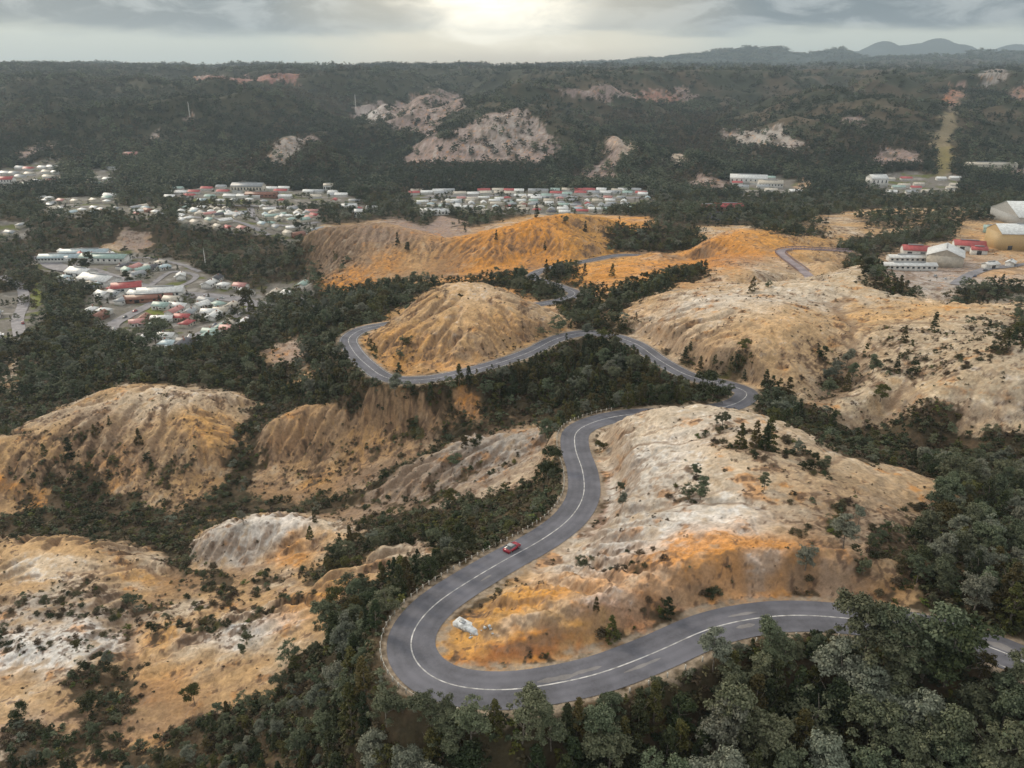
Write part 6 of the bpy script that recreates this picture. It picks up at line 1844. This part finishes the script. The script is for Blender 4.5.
# fence of the side road
sp = SIDE_ROAD
o = thing('guard_fence', 'pale purple post and rail fence of the side road on the orange hill', 'fence', (float(sp[0][0]), float(sp[0][1]), float(sp[0][2] + CAMZ)))
t_ = np.gradient(sp[:, :2], axis=0); t_ /= np.linalg.norm(t_, axis=1, keepdims=True)
M_LILAC = flat_mat('faded_rail', (0.33, 0.25, 0.27), 0.8, 0.2)
pm = MB(); pm.box(-.16, .16, -.16, .16, -.5, 1.3); pme = pm.mesh('post', M_LILAC)
b = MB()
for k in range(0, len(sp) - 2, 2):
    for sgn in (-1, 1):
        if k // 2 >= 49: continue
        q = sp[k, :2] + np.array([-t_[k, 1], t_[k, 0]]) * 3.6 * sgn - sp[0, :2]; z = sp[k, 2] - sp[0, 2]
        link('post', pme, o, (float(q[0]), float(q[1]), float(z)))
        q2 = sp[k + 2, :2] + np.array([-t_[k + 2, 1], t_[k + 2, 0]]) * 3.6 * sgn - sp[0, :2]; z2 = sp[k + 2, 2] - sp[0, 2]
        V = [(q[0], q[1], z + .5), (q[0], q[1], z + 1.05), (q2[0], q2[1], z2 + 1.05), (q2[0], q2[1], z2 + .5)]
        V += [(a + .12, c + .12, e) for a, c, e in V]
        b.add(V, [(0, 1, 2, 3), (7, 6, 5, 4), (1, 5, 6, 2), (0, 3, 7, 4)])
b.build('rail', M_LILAC, o)

# ------------------------------------------------------------------ concrete slab with rubble inside the hairpin
x, y = at(470, 627)
z = float(height(x, y))
sl = thing('concrete_slab', 'whitish broken concrete slab lying on the ochre ground inside the hairpin', 'slab', (x, y, z + .05), R(-36))
M_SLAB = flat_mat('weathered_slab', (0.58, 0.60, 0.61), 0.85, 0.22, 1.3)
m = MB(); m.prism([(-2.9, -.6), (2.5, -.6), (2.5, .16), (-2.9, .22)], -.95, .85); m.build('slab', M_SLAB, sl)
m = MB(); m.box(-2.1, -1.1, -.3, .35, .12, .36); m.build('pit_cover', M_STEEL, sl)
m = MB(); m.box(2.55, 3.5, -.7, .6, -.6, .02); m.build('step', M_SLAB, sl)
m = MB(); m.box(.6, 2.2, .9, 1.25, -.5, .3); m.build('kerb_block', M_CONC, sl)
rng2 = random.Random(9)
rl = []
for k in range(9):
    qx, qy = x + rng2.uniform(-2.8, 4.2), y - rng2.uniform(1.3, 2.9)
    s = rng2.uniform(.10, .28)
    me = raw_mesh('rubble_block', [((a * s * rng2.uniform(.7, 1.3)), b_ * s * rng2.uniform(.7, 1.2), c * s * .6 * rng2.uniform(.6, 1.1)) for a in (-1, 1) for b_ in (-1, 1) for c in (-1, 1)],
                  [(0, 1, 3, 2), (4, 6, 7, 5), (0, 4, 5, 1), (2, 3, 7, 6), (0, 2, 6, 4), (1, 5, 7, 3)], [M_SLAB])
    ob = link('rubble_block', me, None, (qx, qy, float(height(qx, qy)) + s * .2), rng2.uniform(0, 3))
    size = 'large' if s > .22 else 'middling' if s > .16 else 'small'
    tag(ob, None, 'rubble', 'rubble by the white slab'); rl.append((qx, ob, size))
rl.sort(key=lambda a: a[0])
for k, (_, ob, size) in enumerate(rl): ob['label'] = f'{size} pale rubble block below the white slab, {ordinal(k + 1)} from left'

# ------------------------------------------------------------------ larger buildings
def hall(name, label, cat, px, py, w, d, h, rz, roof, wall, rh=3.0, doors=3, wins=0, ridge='x'):
    x, y = at(px, py)
    z = float(height(x, y)) + .3
    o = thing(name, label, cat, (x, y, z), rz)
    b = MB(); b.box(-w / 2, w / 2, -d / 2, d / 2, -2.5, h)
    b.add([(-w / 2, -d / 2, h), (-w / 2, d / 2, h), (-w / 2, 0, h + rh)], [(0, 2, 1)]).add([(w / 2, -d / 2, h), (w / 2, d / 2, h), (w / 2, 0, h + rh)], [(0, 1, 2)])
    b.build('wall', wall, o)
    X, Y, e = w / 2 + .5, d / 2 + .6, .2
    r = MB(); k = rh / (d / 2) * .6
    r.add([(-X, -Y, h - k), (X, -Y, h - k), (X, 0, h + rh + .1), (-X, 0, h + rh + .1), (-X, Y, h - k), (X, Y, h - k), (-X, -Y, h - k + e), (X, -Y, h - k + e), (X, 0, h + rh + .1 + e), (-X, 0, h + rh + .1 + e), (-X, Y, h - k + e), (X, Y, h - k + e)],
          [(6, 7, 8, 9), (9, 8, 11, 10), (0, 3, 2, 1), (3, 4, 5, 2), (0, 1, 7, 6), (4, 10, 11, 5), (0, 6, 9, 3), (3, 9, 10, 4), (1, 2, 8, 7), (2, 5, 11, 8)])
    ro = r.build('roof', roof, o)
    rv = MB(); rv.box(-w * .3, w * .3, -.5, .5, h + rh, h + rh + .9); rv.build('ridge_vent', M_STEEL, ro)
    for i_ in range(doors):
        fx = (i_ + .5) / doors - .5
        m = MB(); m.box(w * fx - 1.8, w * fx + 1.8, -d / 2 - .06, -d / 2 + .05, -.2, min(h * .75, 4)); m.build('door', M_DARKDOOR, o)
    for i_ in range(wins):
        fx = (i_ + .5) / wins - .5
        m = MB(); m.box(w * fx - .9, w * fx + .9, -d / 2 - .05, -d / 2 + .06, h * .45, h * .8); m.build('window', M_GLASS, o)
    return o
M_DARKDOOR = flat_mat('dark_door', (0.06, 0.06, 0.065))
M_TANWALL = flat_mat('tan_cladding', (0.52, 0.38, 0.20), 0.6, 0.05)
M_BIGROOF = roofmat('great_roof', (0.66, 0.70, 0.72))
W, WB = WALLS, WALLS[1]
hall('warehouse', 'great white-roofed shed behind the tan one at the right edge', 'shed', 1052, 222, 96, 62, 9, R(-6), M_BIGROOF, WALLS[3], 11, 4)
hall('warehouse', 'large tan-walled shed with pale roof at the right edge', 'shed', 1042, 248, 84, 30, 14, R(-6), M_BIGROOF, M_TANWALL, 6, 5)
hall('workshop', 'tall pale gabled workshop with white roof in the works yard', 'workshop', 944, 263, 30, 26, 8, R(62), ROOFS['white-roofed'], ROOFS['cream-roofed'], 5, 3)
hall('workshop', 'red-roofed shed on the near side of the white-roofed workshop', 'workshop', 914, 255, 20, 14, 5, R(-15), ROOFS['red-roofed'], WB, 3, 2)
hall('workshop', 'red-roofed shed on the far side of the white-roofed workshop', 'workshop', 968, 250, 24, 16, 5, R(-20), ROOFS['red-roofed'], WB, 3, 2)
hall('workshop', 'small red-roofed lean shed at the end of the works', 'workshop', 978, 254, 12, 8, 4, R(-20), ROOFS['red-roofed'], WB, 2, 1)
hall('barracks', 'long low white building with a row of windows, upper of two', 'barracks', 910, 262, 36, 8, 4, R(-3), ROOFS['white-roofed'], WB, 1.6, 0, 9)
hall('barracks', 'long low white building with a row of windows, lower of two', 'barracks', 908, 270, 40, 8, 4, R(-3), ROOFS['white-roofed'], WB, 1.6, 0, 10)
hall('shed', 'small green shed beside the tan-walled shed', 'shed', 990, 232, 12, 8, 4, R(-30), ROOFS['pale green-roofed'], ROOFS['pale green-roofed'], 2, 1)
hall('shed', 'low white shed at the edge of the works yard', 'shed', 990, 268, 12, 6, 3, R(20), ROOFS['white-roofed'], WB, 1.4, 1)
hall('shed', 'small white shed by the scrub right of the works', 'shed', 1010, 266, 9, 6, 3, R(50), ROOFS['white-roofed'], WB, 1.4, 1)
# town: long pale blocks and bigger roofs
hall('long_block', 'long pale blue-roofed block at the near end of the main street', 'school', 64, 261, 42, 11, 4, R(4), ROOFS['pale blue-roofed'], WB, 2.5, 0, 14)
hall('long_block', 'second long pale blue-roofed block behind the first', 'school', 86, 256, 44, 11, 4, R(4), ROOFS['pale blue-roofed'], WB, 2.5, 0, 12)
hall('long_block', 'pale green-roofed block between the blue roofs and the street', 'school', 106, 262, 44, 14, 5, R(-6), ROOFS['pale green-roofed'], WB, 2.5, 0, 8)
hall('long_block', 'white-roofed block beside the near wood', 'hall', 100, 284, 34, 16, 5, R(-24), ROOFS['white-roofed'], WB, 3, 2, 4)
hall('long_block', 'white-roofed block below the main street', 'hall', 82, 277, 24, 14, 5, R(-24), ROOFS['white-roofed'], WB, 3, 2, 4)
hall('long_block', 'bright red-roofed hall by the street junction', 'hall', 128, 292, 22, 14, 5, R(20), ROOFS['red-roofed'], WB, 3, 2, 4)
hall('long_block', 'white-roofed block on the lower side of the junction', 'hall', 162, 297, 34, 12, 5, R(12), ROOFS['white-roofed'], WB, 3, 2, 4)
hall('long_block', 'low dark red shed below the white-roofed block', 'hall', 150, 301, 34, 9, 3, R(12), ROOFS['rust-roofed'], WALLS[2], 2, 2, 4)
hall('grand_hotel', 'large pale two-storey hotel above the middle town', 'hotel', 249, 192, 46, 18, 9, R(-4), ROOFS['grey-roofed'], WALLS[0], 4, 2, 10)
hall('long_block', 'long rust-red roofed block beside the pale hotel', 'hall', 262, 197, 44, 14, 4, R(-2), ROOFS['rust-roofed'], WALLS[2], 3, 0, 8)
hall('long_block', 'white block below the yellow tree by the orange back ridge', 'hall', 350, 212, 18, 12, 8, R(3), ROOFS['white-roofed'], WB, 2, 1, 6)
hall('long_block', 'white block between the two by the orange back ridge', 'hall', 359, 217, 9, 9, 7, R(3), ROOFS['white-roofed'], WB, 2, 1, 3)
hall('long_block', 'white flat-fronted block right of the yellow tree', 'hall', 372, 212, 13, 10, 5, R(-3), ROOFS['white-roofed'], WB, 2, 1, 4)
hall('long_block', 'pale cube-like tower block at the end of the middle town', 'hall', 329, 192, 13, 12, 10, R(3), ROOFS['cream-roofed'], WB, 2, 1, 4)
hall('long_block', 'long white-roofed block in front of the valley row', 'hall', 435, 215, 34, 12, 5, R(-4), ROOFS['white-roofed'], WB, 2.5, 0, 8)
hall('long_block', 'large red-roofed block in the far left suburb', 'hall', 6, 183, 26, 14, 6, R(6), ROOFS['red-roofed'], WB, 4, 0, 6)
hall('long_block', 'red and white farmhouse alone in the far forest', 'house', 131, 158, 24, 12, 5, R(20), ROOFS['pink-roofed'], WB, 5, 0, 4)
hall('mill', 'long white mill with a stepped roof in the far settlement', 'mill', 748, 183, 56, 20, 8, R(-14), ROOFS['white-roofed'], WB, 5, 0, 8)
hall('mill', 'white gabled mill beside the mill pond road', 'mill', 770, 187, 36, 16, 6, R(-10), ROOFS['cream-roofed'], WB, 4, 0, 8)
hall('mill', 'bright white tall shed in the far settlement', 'mill', 876, 186, 26, 20, 12, R(5), ROOFS['white-roofed'], WB, 5, 0, 4)
hall('mill', 'red-roofed long shed by the dark pond', 'mill', 728, 211, 30, 11, 5, R(-4), ROOFS['red-roofed'], WALLS[2], 3, 0, 6)
hall('mill', 'faded red shed at the left end of the pond', 'mill', 708, 211, 24, 10, 4, R(4), ROOFS['rust-roofed'], WALLS[2], 3, 0, 6)
hall('mill', 'small white-roofed shed in the trees right of the pond', 'mill', 794, 209, 20, 10, 4, R(4), ROOFS['white-roofed'], WB, 2, 0, 4)
hall('mill', 'long pale shed under the far right hills', 'mill', 990, 168, 80, 16, 6, R(-4), ROOFS['cream-roofed'], WALLS[0], 3, 0, 8)

# dark pond beside the red sheds
px_ = [(700, 215), (722, 213.5), (745, 215), (748, 219), (730, 221), (706, 220)]
pts = [at(*p) for p in px_]
zp = float(np.median([float(height(a, b)) for a, b in pts])) + 1.0
c3 = catmull([(a, b, 0) for a, b in pts] + [(pts[0][0], pts[0][1], 0)], 12.0)
m, t, p = material('pond_water')
tc = t.n('ShaderNodeTexCoord'); nz = t.noise(tc.outputs['Object'], .02, 3)
t.link(t.mix(nz, (0.022, 0.02, 0.027), (0.045, 0.04, 0.055)), p.inputs['Base Color']); p.inputs['Roughness'].default_value = 0.6; p.inputs['Specular IOR Level'].default_value = 0.2
me = raw_mesh('pond', [(a, b, zp) for a, b, _ in c3], [tuple(range(len(c3)))], [m])
tag(link('pond', me), kind='structure')

# thin white mast on the rocky hill, pole lines
def mast(label, px, py, h, w=0.5):
    x, y = at(px, py); z = float(height(x, y))
    o = thing('radio_mast', label, 'mast', (x, y, z))
    b = MB()
    for a in range(3):
        an = a * 2.094
        b.add(*tube([(math.cos(an) * w, math.sin(an) * w, -1), (math.cos(an) * w * .5, math.sin(an) * w * .5, h)], [w * .22, w * .15], 5))
    for k in range(1, 12):
        zz = h * k / 12; rr_ = w * (1 - .5 * k / 12)
        for a in range(3):
            a0, a1 = a * 2.094, (a + 1) * 2.094
            b.add(*tube([(math.cos(a0) * rr_, math.sin(a0) * rr_, zz), (math.cos(a1) * rr_, math.sin(a1) * rr_, zz + h / 24)], [w * .1, w * .1], 4))
    b.build('lattice', M_WHITE, o)
    c = MB(); c.cyl((0, 0, h + 1), 'z', w * .3, 3, 8); c.build('antenna', M_WHITE, o)
mast('thin white lattice mast on the white rock face of the far hill', 356, 112, 46, 1.5)
mast('thin mast on the dark hill above the white scar', 190, 118, 30, 1.0)
mast('thin pale mast in the wood behind the near town', 206, 268, 16, .5)

# ------------------------------------------------------------------ air
hz = MB(); hz.box(-20000, 20000, -400, 17000, -60, 700)
m = bpy.data.materials.new('haze'); m.use_nodes = True; m.node_tree.nodes.clear()
t = NT(m.node_tree); out = t.n('ShaderNodeOutputMaterial'); pv = t.n('ShaderNodeVolumePrincipled')
pv.inputs['Color'].default_value = (0.70, 0.86, 1.0, 1); pv.inputs['Density'].default_value = 0.000068; pv.inputs['Anisotropy'].default_value = 0.2
t.link(pv.outputs[0], out.inputs['Volume'])
tag(hz.build('haze', m), kind='stuff')
